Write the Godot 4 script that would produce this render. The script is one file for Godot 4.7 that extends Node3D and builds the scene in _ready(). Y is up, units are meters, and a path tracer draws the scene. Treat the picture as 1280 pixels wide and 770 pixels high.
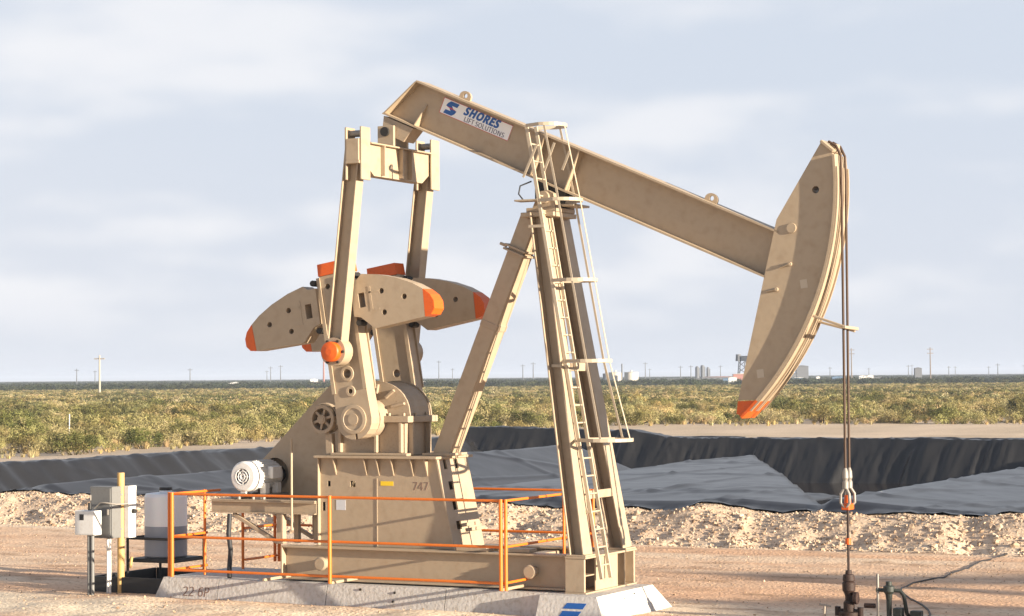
extends Node3D
# Pump jack on a caliche well pad, lined ponds and scrubland behind. x runs along the pump jack towards the well, z towards its near side, y up.

const EYE := Vector3(16.477, 4.035, 33.723)
var M := {}
var used := {}
var rng := RandomNumberGenerator.new()
var n1 := FastNoiseLite.new()
var n2 := FastNoiseLite.new()
var n3 := FastNoiseLite.new()

const SUN := Vector3(1.0, 0.172, 0.138)
const SKY_LOW := Color(0.274, 0.289, 0.319)
const SKY_MID := Color(0.251, 0.276, 0.316)
const SKY_TOP := Color(0.049, 0.074, 0.126)
const CLOUD := Color(0.360, 0.359, 0.368)

func _ready() -> void:
	# camera
	var cam := Camera3D.new()
	cam.name = "camera"
	add_child(cam)
	cam.fov = 16.24
	cam.near = 0.5
	cam.far = 9000.0
	cam.transform = Transform3D(Basis(Vector3(0.88927, -0.00785, -0.45731), Vector3(0.0216, 0.99946, 0.02486), Vector3(0.45686, -0.03198, 0.88896)).orthonormalized(), EYE)
	cam.current = true
	# sky, exposure and air
	var env := Environment.new()
	env.background_mode = Environment.BG_SKY
	env.sky = make_sky()
	env.background_energy_multiplier = 1.0
	env.tonemap_mode = Environment.TONE_MAPPER_LINEAR
	env.tonemap_exposure = 2.65
	env.sdfgi_enabled = true
	env.ssao_enabled = true
	env.ssil_enabled = true
	env.fog_enabled = true
	env.fog_density = 0.0002
	env.fog_light_color = Color(0.80, 0.85, 0.93)
	var we := WorldEnvironment.new()
	we.name = "world_environment"
	we.environment = env
	add_child(we)
	# low evening sun from the well side
	var sun := DirectionalLight3D.new()
	sun.name = "sun"
	add_child(sun)
	sun.look_at_from_position(SUN * 10.0, Vector3.ZERO, Vector3.UP)
	sun.light_color = Color(1.0, 0.94, 0.85)
	sun.light_energy = 1.6
	sun.light_angular_distance = 0.5
	sun.shadow_enabled = true
	# noise for ground and liner
	for k in 3:
		var n: FastNoiseLite = [n1, n2, n3][k]
		n.seed = 40 + k
		n.noise_type = FastNoiseLite.TYPE_SIMPLEX_SMOOTH
		n.frequency = [0.11, 0.35, 0.22][k]
		n.fractal_octaves = [3, 3, 4][k]
	make_materials()
	make_ground()
	make_rubble()
	make_foundation()
	var pj := make_pump_jack()
	make_neighbours(pj)
	make_railing()
	make_left_group()
	make_wellhead()
	make_scrub()
	make_far()

# ---------------------------------------------------------------- naming
func numbered(called: String) -> String:
	if not used.has(called):
		used[called] = 0
		return called
	used[called] += 1
	return "%s_%03d" % [called, used[called]]

func thing(called: String, label: String, category: String, at := Vector3.ZERO, group := "") -> Node3D:
	var o := Node3D.new()
	o.name = numbered(called)
	add_child(o)
	o.position = at
	tag(o, label, category, group)
	return o

func tag(o: Node, label: String, category: String, group := "") -> void:
	o.set_meta("label", label)
	o.set_meta("category", category)
	if group != "":
		o.set_meta("group", group)

func node(called: String, parent: Node) -> Node3D:
	var o := Node3D.new()
	o.name = called
	parent.add_child(o, true)
	return o

# ---------------------------------------------------------------- shapes
func sb() -> SurfaceTool:
	var st := SurfaceTool.new()
	st.begin(Mesh.PRIMITIVE_TRIANGLES)
	return st

func put(st: SurfaceTool, called: String, m: Material, parent: Node = null) -> MeshInstance3D:
	var o := MeshInstance3D.new()
	o.mesh = st.commit()
	o.material_override = m
	if parent == null:
		o.name = numbered(called)
		add_child(o)
	else:
		o.name = called
		parent.add_child(o, true)
	return o

func tri(st: SurfaceTool, a: Vector3, b: Vector3, c: Vector3, na: Vector3, nb: Vector3, nc: Vector3) -> void:
	if (b - a).cross(c - a).dot(na + nb + nc) > 0.0:
		st.set_normal(na); st.add_vertex(a)
		st.set_normal(nc); st.add_vertex(c)
		st.set_normal(nb); st.add_vertex(b)
	else:
		st.set_normal(na); st.add_vertex(a)
		st.set_normal(nb); st.add_vertex(b)
		st.set_normal(nc); st.add_vertex(c)

func flat(st: SurfaceTool, p: Array, n: Vector3) -> void:
	for i in range(1, p.size() - 1):
		tri(st, p[0], p[i], p[i + 1], n, n, n)

func box(st: SurfaceTool, c: Vector3, s: Vector3, b := Basis()) -> void:
	# a box with a small chamfer along its edges
	var h := s * 0.5
	var e: float = minf(0.008, minf(h.x, minf(h.y, h.z)) * 0.35)
	for ax in 3:
		for sg in [-1.0, 1.0]:
			var u := (ax + 1) % 3
			var v := (ax + 2) % 3
			var q := []
			for k in [[-1, -1], [1, -1], [1, 1], [-1, 1]]:
				var p := Vector3()
				p[ax] = h[ax] * sg
				p[u] = (h[u] - e) * k[0]
				p[v] = (h[v] - e) * k[1]
				q.append(c + b * p)
			var n := Vector3()
			n[ax] = sg
			flat(st, q, b * n)
	for ax in 3:
		var u := (ax + 1) % 3
		var v := (ax + 2) % 3
		for su in [-1.0, 1.0]:
			for sv in [-1.0, 1.0]:
				var q := []
				for k in [[-1, 0], [1, 0], [1, 1], [-1, 1]]:
					var p := Vector3()
					p[ax] = (h[ax] - e) * k[0]
					p[u] = (h[u] - e * k[1]) * su
					p[v] = (h[v] - e * (1 - k[1])) * sv
					q.append(c + b * p)
				var n := Vector3()
				n[u] = su
				n[v] = sv
				flat(st, q, (b * n).normalized())

func box2(st: SurfaceTool, lo: Vector3, hi: Vector3) -> void:
	box(st, (lo + hi) * 0.5, (hi - lo).abs())

func bar(st: SurfaceTool, a: Vector3, b: Vector3, w: float, d: float, side := Vector3(0, 0, 1)) -> void:
	# a bar from a to b, d wide along side, w thick across
	var y := (b - a).normalized()
	var z := (side - y * side.dot(y)).normalized()
	var x := y.cross(z)
	box(st, (a + b) * 0.5, Vector3(w, (b - a).length(), d), Basis(x, y, z))

func hbeam(st: SurfaceTool, a: Vector3, b: Vector3, depth: Vector3, D: float, W: float, tf: float, tw: float) -> void:
	# H section along a-b: flanges at +-D/2 along depth, W wide
	var y := (b - a).normalized()
	var x := (depth - y * depth.dot(y)).normalized()
	var z := x.cross(y)
	for s in [-1.0, 1.0]:
		bar(st, a + x * (D - tf) * 0.5 * s, b + x * (D - tf) * 0.5 * s, tf, W, z)
	bar(st, a, b, D - 2 * tf, tw, z)

func prism(st: SurfaceTool, pts: Array, z0: float, z1: float, xf := Transform3D()) -> void:
	var pv := PackedVector2Array(pts)
	if Geometry2D.is_polygon_clockwise(pv):
		pv.reverse()
	var idx := Geometry2D.triangulate_polygon(pv)
	for k in [[z0, -1.0], [z1, 1.0]]:
		var n: Vector3 = xf.basis * Vector3(0, 0, k[1] * signf(z1 - z0))
		for i in range(0, idx.size(), 3):
			var q := []
			for j in 3:
				var p := pv[idx[i + j]]
				q.append(xf * Vector3(p.x, p.y, k[0]))
			flat(st, q, n)
	var m := pv.size()
	for i in m:
		var p := pv[i]
		var q := pv[(i + 1) % m]
		var d := (q - p).normalized()
		# clockwise in y-up is what Geometry2D calls counter-clockwise in y-down: find outwards by area sign
		var n := Vector3(d.y, -d.x, 0)
		if area(pv) < 0:
			n = -n
		flat(st, [xf * Vector3(p.x, p.y, z0), xf * Vector3(q.x, q.y, z0), xf * Vector3(q.x, q.y, z1), xf * Vector3(p.x, p.y, z1)], xf.basis * n)

func area(pv: PackedVector2Array) -> float:
	var s := 0.0
	for i in pv.size():
		s += pv[i].cross(pv[(i + 1) % pv.size()])
	return s * 0.5

func frame_of(y: Vector3) -> Basis:
	y = y.normalized()
	var h := Vector3(1, 0, 0) if absf(y.x) < 0.8 else Vector3(0, 0, 1)
	var z := h.cross(y).normalized()
	return Basis(y.cross(z), y, z)

func cyl(st: SurfaceTool, a: Vector3, b: Vector3, r0: float, r1 := -1.0, n := 16, caps := true) -> void:
	if r1 < 0.0:
		r1 = r0
	var f := frame_of(b - a)
	for i in n:
		var t0 := TAU * i / n
		var t1 := TAU * (i + 1) / n
		var d0 := f * Vector3(cos(t0), 0, sin(t0))
		var d1 := f * Vector3(cos(t1), 0, sin(t1))
		tri(st, a + d0 * r0, b + d0 * r1, b + d1 * r1, d0, d0, d1)
		tri(st, a + d0 * r0, b + d1 * r1, a + d1 * r0, d0, d1, d1)
		if caps:
			flat(st, [a, a + d0 * r0, a + d1 * r0], -f.y)
			flat(st, [b, b + d0 * r1, b + d1 * r1], f.y)

func lathe(st: SurfaceTool, prof: Array, xf := Transform3D(), n := 20) -> void:
	# profile of Vector2(radius, height) about the y axis of xf
	for k in prof.size() - 1:
		var p: Vector2 = prof[k]
		var q: Vector2 = prof[k + 1]
		var d := (q - p).normalized()
		for i in n:
			var t0 := TAU * i / n
			var t1 := TAU * (i + 1) / n
			var u0 := Vector3(cos(t0), 0, sin(t0))
			var u1 := Vector3(cos(t1), 0, sin(t1))
			var m0 := xf.basis * (u0 * d.y + Vector3(0, -d.x, 0))
			var m1 := xf.basis * (u1 * d.y + Vector3(0, -d.x, 0))
			var a := xf * (u0 * p.x + Vector3(0, p.y, 0))
			var b := xf * (u0 * q.x + Vector3(0, q.y, 0))
			var c := xf * (u1 * q.x + Vector3(0, q.y, 0))
			var e := xf * (u1 * p.x + Vector3(0, p.y, 0))
			if q.x > 1e-5:
				tri(st, a, b, c, m0, m0, m1)
			if p.x > 1e-5:
				tri(st, a, c, e, m0, m1, m1)

func tube(st: SurfaceTool, pts: Array, r: float, n := 10) -> void:
	var rings := []
	var f := frame_of(pts[1] - pts[0])
	var up := f.z
	for i in pts.size():
		var t: Vector3
		if i == 0:
			t = (pts[1] - pts[0]).normalized()
		elif i == pts.size() - 1:
			t = (pts[i] - pts[i - 1]).normalized()
		else:
			t = ((pts[i] - pts[i - 1]).normalized() + (pts[i + 1] - pts[i]).normalized()).normalized()
		up = (up - t * up.dot(t)).normalized()
		var sd := t.cross(up)
		var ring := []
		for k in n:
			var w := TAU * k / n
			ring.append(up * cos(w) + sd * sin(w))
		rings.append(ring)
	for i in pts.size() - 1:
		for k in n:
			var l := (k + 1) % n
			var a: Vector3 = pts[i]
			var b: Vector3 = pts[i + 1]
			tri(st, a + rings[i][k] * r, b + rings[i + 1][k] * r, b + rings[i + 1][l] * r, rings[i][k], rings[i + 1][k], rings[i + 1][l])
			tri(st, a + rings[i][k] * r, b + rings[i + 1][l] * r, a + rings[i][l] * r, rings[i][k], rings[i + 1][l], rings[i][l])
	for e in [0, pts.size() - 1]:
		var q := []
		for k in n:
			q.append(pts[e] + rings[e][k] * r)
		var t: Vector3 = (pts[1] - pts[0]).normalized() * -1.0 if e == 0 else (pts[e] - pts[e - 1]).normalized()
		flat(st, q, t)

func strip(st: SurfaceTool, pts: Array, w: float, t: float) -> void:
	# flat bar bent along pts in a horizontal plane: w tall, t thick
	for i in pts.size() - 1:
		bar(st, pts[i], pts[i + 1], t, w, Vector3(0, 1, 0))

# ---------------------------------------------------------------- materials
func lin(r: float, g: float, b: float) -> Color:
	return Color(r, g, b).linear_to_srgb()

func noise_tex(freq: float, ramp: Array, sd: int, octaves := 4, size := 512, as_normal := false, bump := 4.0) -> NoiseTexture2D:
	var f := FastNoiseLite.new()
	f.noise_type = FastNoiseLite.TYPE_SIMPLEX_SMOOTH
	f.frequency = freq
	f.seed = sd
	f.fractal_octaves = octaves
	var t := NoiseTexture2D.new()
	t.noise = f
	t.width = size
	t.height = size
	t.seamless = true
	if as_normal:
		t.as_normal_map = true
		t.bump_strength = bump
	else:
		var g := Gradient.new()
		var offs := PackedFloat32Array()
		var cols := PackedColorArray()
		for r in ramp:
			offs.append(r[0])
			cols.append(r[1])
		g.offsets = offs
		g.colors = cols
		t.color_ramp = g
	return t

func mat(c: Color, rough: float, metal := 0.0, spec := 0.5) -> StandardMaterial3D:
	var m := StandardMaterial3D.new()
	m.albedo_color = c
	m.roughness = rough
	m.metallic = metal
	m.metallic_specular = spec
	return m

func tri_planar(m: StandardMaterial3D, scale: Vector3) -> StandardMaterial3D:
	m.uv1_triplanar = true
	m.uv1_world_triplanar = true
	m.uv1_scale = scale
	return m

func grey(v: float) -> Color:
	return Color(v, v, v)

func make_materials() -> void:
	var wear := noise_tex(0.012, [[0.0, Color(0.93, 0.915, 0.90)], [0.28, Color(0.975, 0.97, 0.965)], [0.45, Color(0.99, 0.99, 0.99)], [0.6, Color(1, 1, 1)], [1.0, Color(0.97, 0.965, 0.96)]], 3, 7)
	var scuff := noise_tex(0.03, [[0.0, Color(0.80, 0.77, 0.73)], [0.2, Color(0.96, 0.95, 0.94)], [0.4, Color(1, 1, 1)], [1.0, Color(1, 1, 1)]], 9, 6)
	var rough_t := noise_tex(0.02, [[0.0, grey(0.62)], [0.5, grey(0.85)], [1.0, grey(1.0)]], 5, 4, 256)
	var orange_peel := noise_tex(0.05, [], 11, 3, 256, true, 0.6)
	var paint := mat(lin(0.40, 0.31, 0.212), 0.58)
	paint.albedo_texture = wear
	paint.roughness_texture = rough_t
	paint.normal_enabled = true
	paint.normal_texture = orange_peel
	paint.normal_scale = 0.25
	M.paint = tri_planar(paint, Vector3.ONE * 0.5)
	var paint2 := mat(lin(0.37, 0.287, 0.20), 0.68)
	paint2.albedo_texture = scuff
	paint2.roughness_texture = rough_t
	M.paint_scuffed = tri_planar(paint2, Vector3.ONE * 0.9)
	var org := mat(lin(0.66, 0.105, 0.006), 0.5)
	org.albedo_texture = scuff
	M.orange = tri_planar(org, Vector3.ONE * 1.1)
	var rail := mat(lin(0.70, 0.17, 0.014), 0.45)
	rail.albedo_texture = scuff
	M.rail = tri_planar(rail, Vector3.ONE * 1.3)
	var galv := mat(lin(0.43, 0.355, 0.26), 0.5)
	galv.albedo_texture = scuff
	M.ladder = tri_planar(galv, Vector3.ONE * 1.5)
	var con := mat(lin(0.55, 0.525, 0.495), 0.85)
	con.albedo_texture = noise_tex(0.02, [[0.0, Color(0.82, 0.79, 0.76)], [0.3, Color(0.94, 0.93, 0.91)], [0.6, Color(1, 1, 1)], [1, Color(0.96, 0.95, 0.94)]], 21, 6)
	con.normal_enabled = true
	con.normal_texture = noise_tex(0.06, [], 22, 5, 256, true, 2.0)
	con.normal_scale = 0.5
	M.concrete = tri_planar(con, Vector3.ONE * 0.8)
	M.dark = mat(lin(0.02, 0.018, 0.016), 0.7)
	M.black = mat(lin(0.014, 0.014, 0.015), 0.55)
	M.rubber = mat(lin(0.02, 0.02, 0.022), 0.6)
	var rust := mat(lin(0.042, 0.022, 0.015), 0.7)
	rust.albedo_texture = noise_tex(0.04, [[0.0, Color(0.5, 0.45, 0.42)], [0.5, Color(0.9, 0.8, 0.75)], [1, Color(1.0, 1, 1)]], 31, 5, 256)
	M.rust = tri_planar(rust, Vector3.ONE * 3.0)
	M.rope = tri_planar(mat(lin(0.075, 0.045, 0.03), 0.65, 0.3), Vector3.ONE)
	M.steel = mat(lin(0.28, 0.255, 0.225), 0.55, 0.3)
	var white := mat(lin(0.74, 0.73, 0.70), 0.5)
	white.albedo_texture = wear
	M.white = tri_planar(white, Vector3.ONE * 1.2)
	var greyb := mat(lin(0.17, 0.17, 0.165), 0.5)
	greyb.albedo_texture = wear
	M.grey = tri_planar(greyb, Vector3.ONE * 1.2)
	M.yellow = tri_planar(mat(lin(0.52, 0.335, 0.125), 0.65), Vector3.ONE)
	M.yellow.albedo_texture = scuff
	M.sign_white = mat(lin(0.80, 0.80, 0.80), 0.4)
	M.sign_blue = mat(lin(0.012, 0.09, 0.33), 0.45)
	M.sign_red = mat(lin(0.5, 0.03, 0.03), 0.45)
	M.sign_dark = mat(lin(0.07, 0.06, 0.12), 0.5)
	M.label_yellow = mat(lin(0.8, 0.55, 0.02), 0.5)
	M.label_pale = mat(lin(0.55, 0.56, 0.58), 0.5)
	M.decal = mat(lin(0.50, 0.42, 0.32), 0.5)
	M.stencil = mat(lin(0.2, 0.13, 0.10), 0.8)
	M.fence_green = mat(lin(0.028, 0.034, 0.028), 0.6)
	var poly := mat(lin(0.80, 0.80, 0.82), 0.4)
	poly.subsurf_scatter_enabled = true
	poly.subsurf_scatter_strength = 0.2
	M.poly = poly
	M.poly_full = mat(lin(0.27, 0.29, 0.34), 0.4)
	var liner := mat(lin(0.019, 0.0185, 0.0187), 0.36)
	liner.albedo_texture = noise_tex(0.01, [[0.0, Color(0.90, 0.90, 0.92)], [0.5, Color(0.95, 0.95, 0.95)], [1, Color(1.0, 0.98, 0.96)]], 41, 4)
	liner.roughness_texture = noise_tex(0.02, [[0.0, grey(0.84)], [1, grey(1.0)]], 42, 3, 256)
	liner.normal_enabled = true
	liner.normal_texture = noise_tex(0.012, [], 43, 5, 512, true, 6.0)
	liner.normal_scale = 0.025
	M.liner = tri_planar(liner, Vector3(0.16, 0.16, 0.16))
	var water := mat(lin(0.035, 0.022, 0.012), 0.08)
	M.water = water
	# ground: large patches come with the vertices, grain with the texture
	var dirt := mat(Color(1, 1, 1), 0.95, 0.0, 0.2)
	dirt.vertex_color_use_as_albedo = true
	dirt.albedo_texture = noise_tex(0.02, [[0.0, Color(0.70, 0.64, 0.58)], [0.25, Color(0.90, 0.88, 0.85)], [0.42, Color(0.98, 0.98, 0.97)], [1, Color(1, 1, 1)]], 51, 7, 1024)
	dirt.normal_enabled = true
	dirt.normal_texture = noise_tex(0.03, [], 52, 6, 1024, true, 7.0)
	dirt.normal_scale = 0.6
	M.dirt = tri_planar(dirt, Vector3(0.28, 0.4, 0.45))
	var stone := mat(Color(1, 1, 1), 0.9, 0.0, 0.25)
	stone.vertex_color_use_as_albedo = true
	stone.albedo_texture = noise_tex(0.03, [[0.0, Color(0.7, 0.66, 0.62)], [0.5, Color(0.95, 0.94, 0.92)], [1, Color(1, 1, 1)]], 61, 4, 256)
	M.stone = tri_planar(stone, Vector3.ONE * 1.4)
	var leaf := mat(Color(1, 1, 1), 0.8, 0.0, 0.2)
	leaf.vertex_color_use_as_albedo = true
	leaf.cull_mode = BaseMaterial3D.CULL_DISABLED
	leaf.backlight_enabled = true
	leaf.backlight = lin(0.12, 0.11, 0.045)
	M.leaf = leaf
	M.wood = tri_planar(mat(lin(0.20, 0.16, 0.125), 0.85), Vector3.ONE)
	M.wood_pale = mat(lin(0.42, 0.36, 0.29), 0.85)
	M.far_dark = mat(lin(0.13, 0.135, 0.145), 0.8)
	M.far_cream = mat(lin(0.55, 0.50, 0.42), 0.6)
	M.far_blue = mat(lin(0.10, 0.17, 0.28), 0.6)
	M.far_red = mat(lin(0.35, 0.16, 0.13), 0.7)

# ---------------------------------------------------------------- setting
func smooth(a: float, b: float, x: float) -> float:
	return smoothstep(a, b, x)

func diag(z: float) -> float:
	return -1.2 + (z + 17.4) * 0.453

func liner_h(x: float, z: float) -> float:
	# the lined ponds: cells divided by dikes that run away from the pad
	var far := -66.0 - 0.04 * (x + 15.0) + 0.5 * n1.get_noise_2d(x * 1.2, 7.0)
	var top := 0.95 + 0.10 * n1.get_noise_2d(x * 2.0, 90.0) + 0.45 * (1.0 - smooth(-30.0, -24.0, x))
	var h := -1.35
	# dike at x = -25.5 with a gentle slope to the right
	var g := -1.35
	if x < -25.5:
		g = lerpf(-1.1, 0.95, smooth(-30.0, -25.5, x))
	elif x < -13.0:
		g = 0.95 - 0.36 * (x + 25.5)
		g = maxf(g, -0.75 - 0.05 * (x + 20.0))
	g = maxf(g - 1.2 * maxf(0.0, -54.0 - z), -1.35)
	h = maxf(h, g)
	# flat-topped cell at x = -13 cut off along a diagonal
	var a := 0.82 + 0.006 * (-17.0 - z) + 0.14 * exp(-pow((x - diag(z) + 1.6) / 2.2, 2.0)) - 0.02 * maxf(0.0, x + 8.0) - 0.55 * maxf(0.0, -13.0 - x)
	a -= 1.1 * maxf(0.0, x - diag(z))
	h = maxf(h, a)
	# dike at x = -1
	var b := 0.95 - 0.6 * maxf(0.0, -1.0 - x) - 0.075 * maxf(0.0, x + 1.0)
	h = maxf(h, b)
	# left wall
	var l := 0.95 - 1.1 * maxf(0.0, x + 36.6 + 0.4 * n1.get_noise_2d(z, 3.0))
	h = maxf(h, l)
	# far wall, hung with folds
	var fw := top - 1.7 * maxf(0.0, z - far)
	h = maxf(h, fw)
	# near wall, down from the rubble berm
	var nw := 0.72 - 0.5 * maxf(0.0, -17.2 - z)
	h = maxf(h, nw)
	return minf(h, maxf(top, 0.95))

func fold(x: float, z: float) -> float:
	# wrinkles of the liner: strong where it hangs on the far and left walls
	var wall := smooth(-63.6, -64.7, z) * (1.0 - smooth(-65.5, -66.0, z + 0.04 * (x + 15.0)) * 0.85)
	var left := (1.0 - smooth(-34.0, -32.0, x))
	var s := x + 0.30 * (z + 66.0)
	var r := 1.0 - absf(n2.get_noise_2d(s * 1.5, z * 0.2)) * 2.4
	var q := 1.0 - absf(n2.get_noise_2d(s * 4.5 + 40.0, z * 0.7)) * 2.4
	var vary := 0.55 + 0.9 * n1.get_noise_2d(x * 1.3, 200.0)
	var f := (0.40 * r * vary + 0.22 * q * (1.2 - vary) - 0.2 + 0.25 * n1.get_noise_2d(x * 2.2 + z, z)) * wall
	var r2 := 1.0 - absf(n2.get_noise_2d(z * 1.3 + 0.6 * x, x * 0.2)) * 2.4
	f += 0.09 * r2 * left * (1.0 - wall)
	# long creases on the open slopes
	var c := n3.get_noise_2d(x * 0.9 - z * 0.35, z * 0.5 + x * 0.2)
	f += 0.010 * (1.0 - absf(c) * 3.0) * (1.0 - wall)
	var d1 := maxf(0.0, 1.0 - absf(n3.get_noise_2d(x * 0.55 + z * 0.22, z * 0.10 + 31.0)) * 9.0)
	var d2 := maxf(0.0, 1.0 - absf(n3.get_noise_2d(x * 0.30 - z * 0.5, x * 0.15 + 77.0)) * 9.0)
	f += (0.045 * d1 * d1 + 0.025 * d2 * d2) * (1.0 - wall)
	f += 0.02 * n1.get_noise_2d(x * 0.3, z * 0.10)
	# weld seams between the sheets
	var sx := absf(fposmod(x + 0.06 * z, 3.4) - 1.7)
	var sz := absf(fposmod(z - 0.1 * x, 8.0) - 4.0)
	f += 0.05 * (smooth(0.20, 0.0, sx) + smooth(0.35, 0.0, sz)) * (1.0 - wall)
	return f

func in_pond(x: float, z: float) -> float:
	# 1 well inside the lined area, 0 outside
	var far := -66.0 - 0.04 * (x + 15.0)
	var d := minf(minf(x + 37.6, 34.0 - x), minf(-17.0 - z, z - far + 1.2))
	return clampf(d / 0.5, 0.0, 1.0)

func ground_h(x: float, z: float) -> float:
	var h := 0.0
	var crest := -16.3 + 0.5 * n1.get_noise_2d(x * 1.5, 50.0)
	var hb := 0.70 + 0.14 * n1.get_noise_2d(x * 2.2, 20.0)
	var front := smooth(-13.9 + 0.4 * n1.get_noise_2d(x * 3.0, 11.0), crest + 0.5, z)
	h = hb * front
	if z < crest:
		h = hb * (1.0 - 0.0 * z)
		var back := smooth(crest - 0.6, crest - 3.0, z)
		h = lerpf(hb, 0.62, back)
	# beyond the ponds
	var edge := maxf(-36.6 - x, -66.0 - z)
	if z < -17.0 and edge > 0.0:
		var w := smooth(0.0, 14.0, edge)
		h = lerpf(0.92, 0.62, w)
	if z < -13.6 and z > -18.0:
		var k := smooth(-13.6, -14.2, z)
		h += k * (0.16 * n1.get_noise_2d(x * 2.6, z * 2.6) + 0.07 * n1.get_noise_2d(x * 9.0, z * 9.0) + 0.05 * absf(n2.get_noise_2d(x * 5.0, z * 5.0)) - 0.03)
	if z < -16.0:
		h += 0.06 * n3.get_noise_2d(x * 0.6, z * 0.6)
	if z > -14.0:
		h += 0.045 * n3.get_noise_2d(x * 0.22, z * 1.1) + 0.02 * n1.get_noise_2d(x * 6.0, z * 9.0)
		h -= 0.035 * rut(x, z)
		# loose dirt pushed up against the foundation on the near side
		h += 0.07 * smooth(1.2, 1.7, z) * smooth(9.0, 4.0, absf(x + 3.0)) * (0.6 + n1.get_noise_2d(x * 4.0, z * 4.0))
	var p := in_pond(x, z)
	if p > 0.0:
		h = lerpf(h, minf(h, liner_h(x, z) - 0.4 - 0.9 * smooth(0.9, 1.0, p)), p)
	return h

func rut(x: float, z: float) -> float:
	var r := 0.0
	for c in [-6.6, -8.5, -10.6, -12.4]:
		var d := absf(z - c - 0.5 * n1.get_noise_2d(x * 0.35, c))
		r = maxf(r, smooth(0.36, 0.16, d))
	return r

func ground_col(x: float, z: float) -> Color:
	var pale := Color(0.88, 0.70, 0.52)
	var red := Color(0.80, 0.51, 0.33)
	var brown := Color(0.44, 0.275, 0.175)
	var t := 0.45 + 1.7 * n3.get_noise_2d(x * 0.14, z * 1.5) + 0.45 * n1.get_noise_2d(x * 1.5, z * 5.0)
	var c := pale.lerp(red, clampf(t, 0.0, 1.0))
	# reddish traffic lane between the unit and the berm
	var lane := smooth(-13.5, -10.0, z) * (1.0 - smooth(-5.5, -1.5, z))
	c = c.lerp(red, 0.45 * lane)
	var spots := smooth(0.34, 0.5, n1.get_noise_2d(x * 2.4 + 50.0, z * 4.0))
	c = c.lerp(brown, 0.4 * spots)
	c = c.lerp(brown, 0.7 * smooth(0.40, 0.5, n2.get_noise_2d(x * 1.1 + 9.0, z * 2.6)))
	# wheel tracks along the traffic lane
	c = c.lerp(Color(0.58, 0.36, 0.24), 0.55 * rut(x, z) * (0.6 + 0.9 * n1.get_noise_2d(x * 2.0, z)))
	# bleached caliche close to the foundation and on the berm
	c = c.lerp(Color(0.84, 0.71, 0.54), 0.75 * smooth(0.6, 1.6, z) * (0.8 + n1.get_noise_2d(x * 3.0, z * 3.0)))
	if z < -13.6:
		var b := smooth(-13.6, -15.0, z)
		c = c.lerp(Color(0.67, 0.51, 0.375), b)
	if z < -17.0:
		var sandy := Color(0.78, 0.62, 0.47).lerp(Color(0.62, 0.49, 0.35), clampf(0.5 + n3.get_noise_2d(x * 0.5, z * 0.5), 0.0, 1.0))
		c = sandy
		var away := Vector2(x - EYE.x, z - EYE.z).length()
		c = c.lerp(Color(0.33, 0.28, 0.14), smooth(150.0, 230.0, away) * (0.75 + 0.5 * n3.get_noise_2d(x * 0.1, z * 0.1)))
		c = c.lerp(Color(0.05, 0.055, 0.032), smooth(560.0, 680.0, away))
	return c

func grid_mesh(xs: PackedFloat32Array, zs: PackedFloat32Array, hf: Callable, cf: Callable, keep: Callable, tinted: bool) -> ArrayMesh:
	var nx := xs.size()
	var nz := zs.size()
	var v := PackedVector3Array()
	var c := PackedColorArray()
	for j in nz:
		for i in nx:
			v.append(Vector3(xs[i], hf.call(xs[i], zs[j]), zs[j]))
			if tinted:
				c.append(cf.call(xs[i], zs[j]))
	var nn := PackedVector3Array()
	nn.resize(v.size())
	for j in nz:
		for i in nx:
			var l := v[j * nx + maxi(i - 1, 0)]
			var r := v[j * nx + mini(i + 1, nx - 1)]
			var a := v[maxi(j - 1, 0) * nx + i]
			var b := v[mini(j + 1, nz - 1) * nx + i]
			var n := (b - a).cross(r - l).normalized()
			nn[j * nx + i] = n if n.y > 0 else -n
	var idx := PackedInt32Array()
	for j in nz - 1:
		for i in nx - 1:
			if not keep.call(0.5 * (xs[i] + xs[i + 1]), 0.5 * (zs[j] + zs[j + 1])):
				continue
			var a := j * nx + i
			idx.append_array([a, a + 1, a + nx, a + 1, a + nx + 1, a + nx])
	var arr := []
	arr.resize(Mesh.ARRAY_MAX)
	arr[Mesh.ARRAY_VERTEX] = v
	arr[Mesh.ARRAY_NORMAL] = nn
	if tinted:
		arr[Mesh.ARRAY_COLOR] = c
	arr[Mesh.ARRAY_INDEX] = idx
	var m := ArrayMesh.new()
	m.add_surface_from_arrays(Mesh.PRIMITIVE_TRIANGLES, arr)
	return m

func steps(parts: Array) -> PackedFloat32Array:
	# [[start, step], ..., [end]] with even steps in each stretch
	var r := PackedFloat32Array()
	for i in parts.size() - 1:
		var a: float = parts[i][0]
		var b: float = parts[i + 1][0]
		var n := maxi(1, roundi((b - a) / parts[i][1]))
		for k in n:
			r.append(a + (b - a) * k / n)
	r.append(parts[-1][0])
	return r

func structure(o: Node) -> Node:
	o.set_meta("kind", "structure")
	return o

func put_mesh(m: Mesh, called: String, mt: Material, parent: Node = null) -> MeshInstance3D:
	var o := MeshInstance3D.new()
	o.mesh = m
	o.material_override = mt
	if parent == null:
		o.name = numbered(called)
		add_child(o)
	else:
		o.name = called
		parent.add_child(o, true)
	return o

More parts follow.
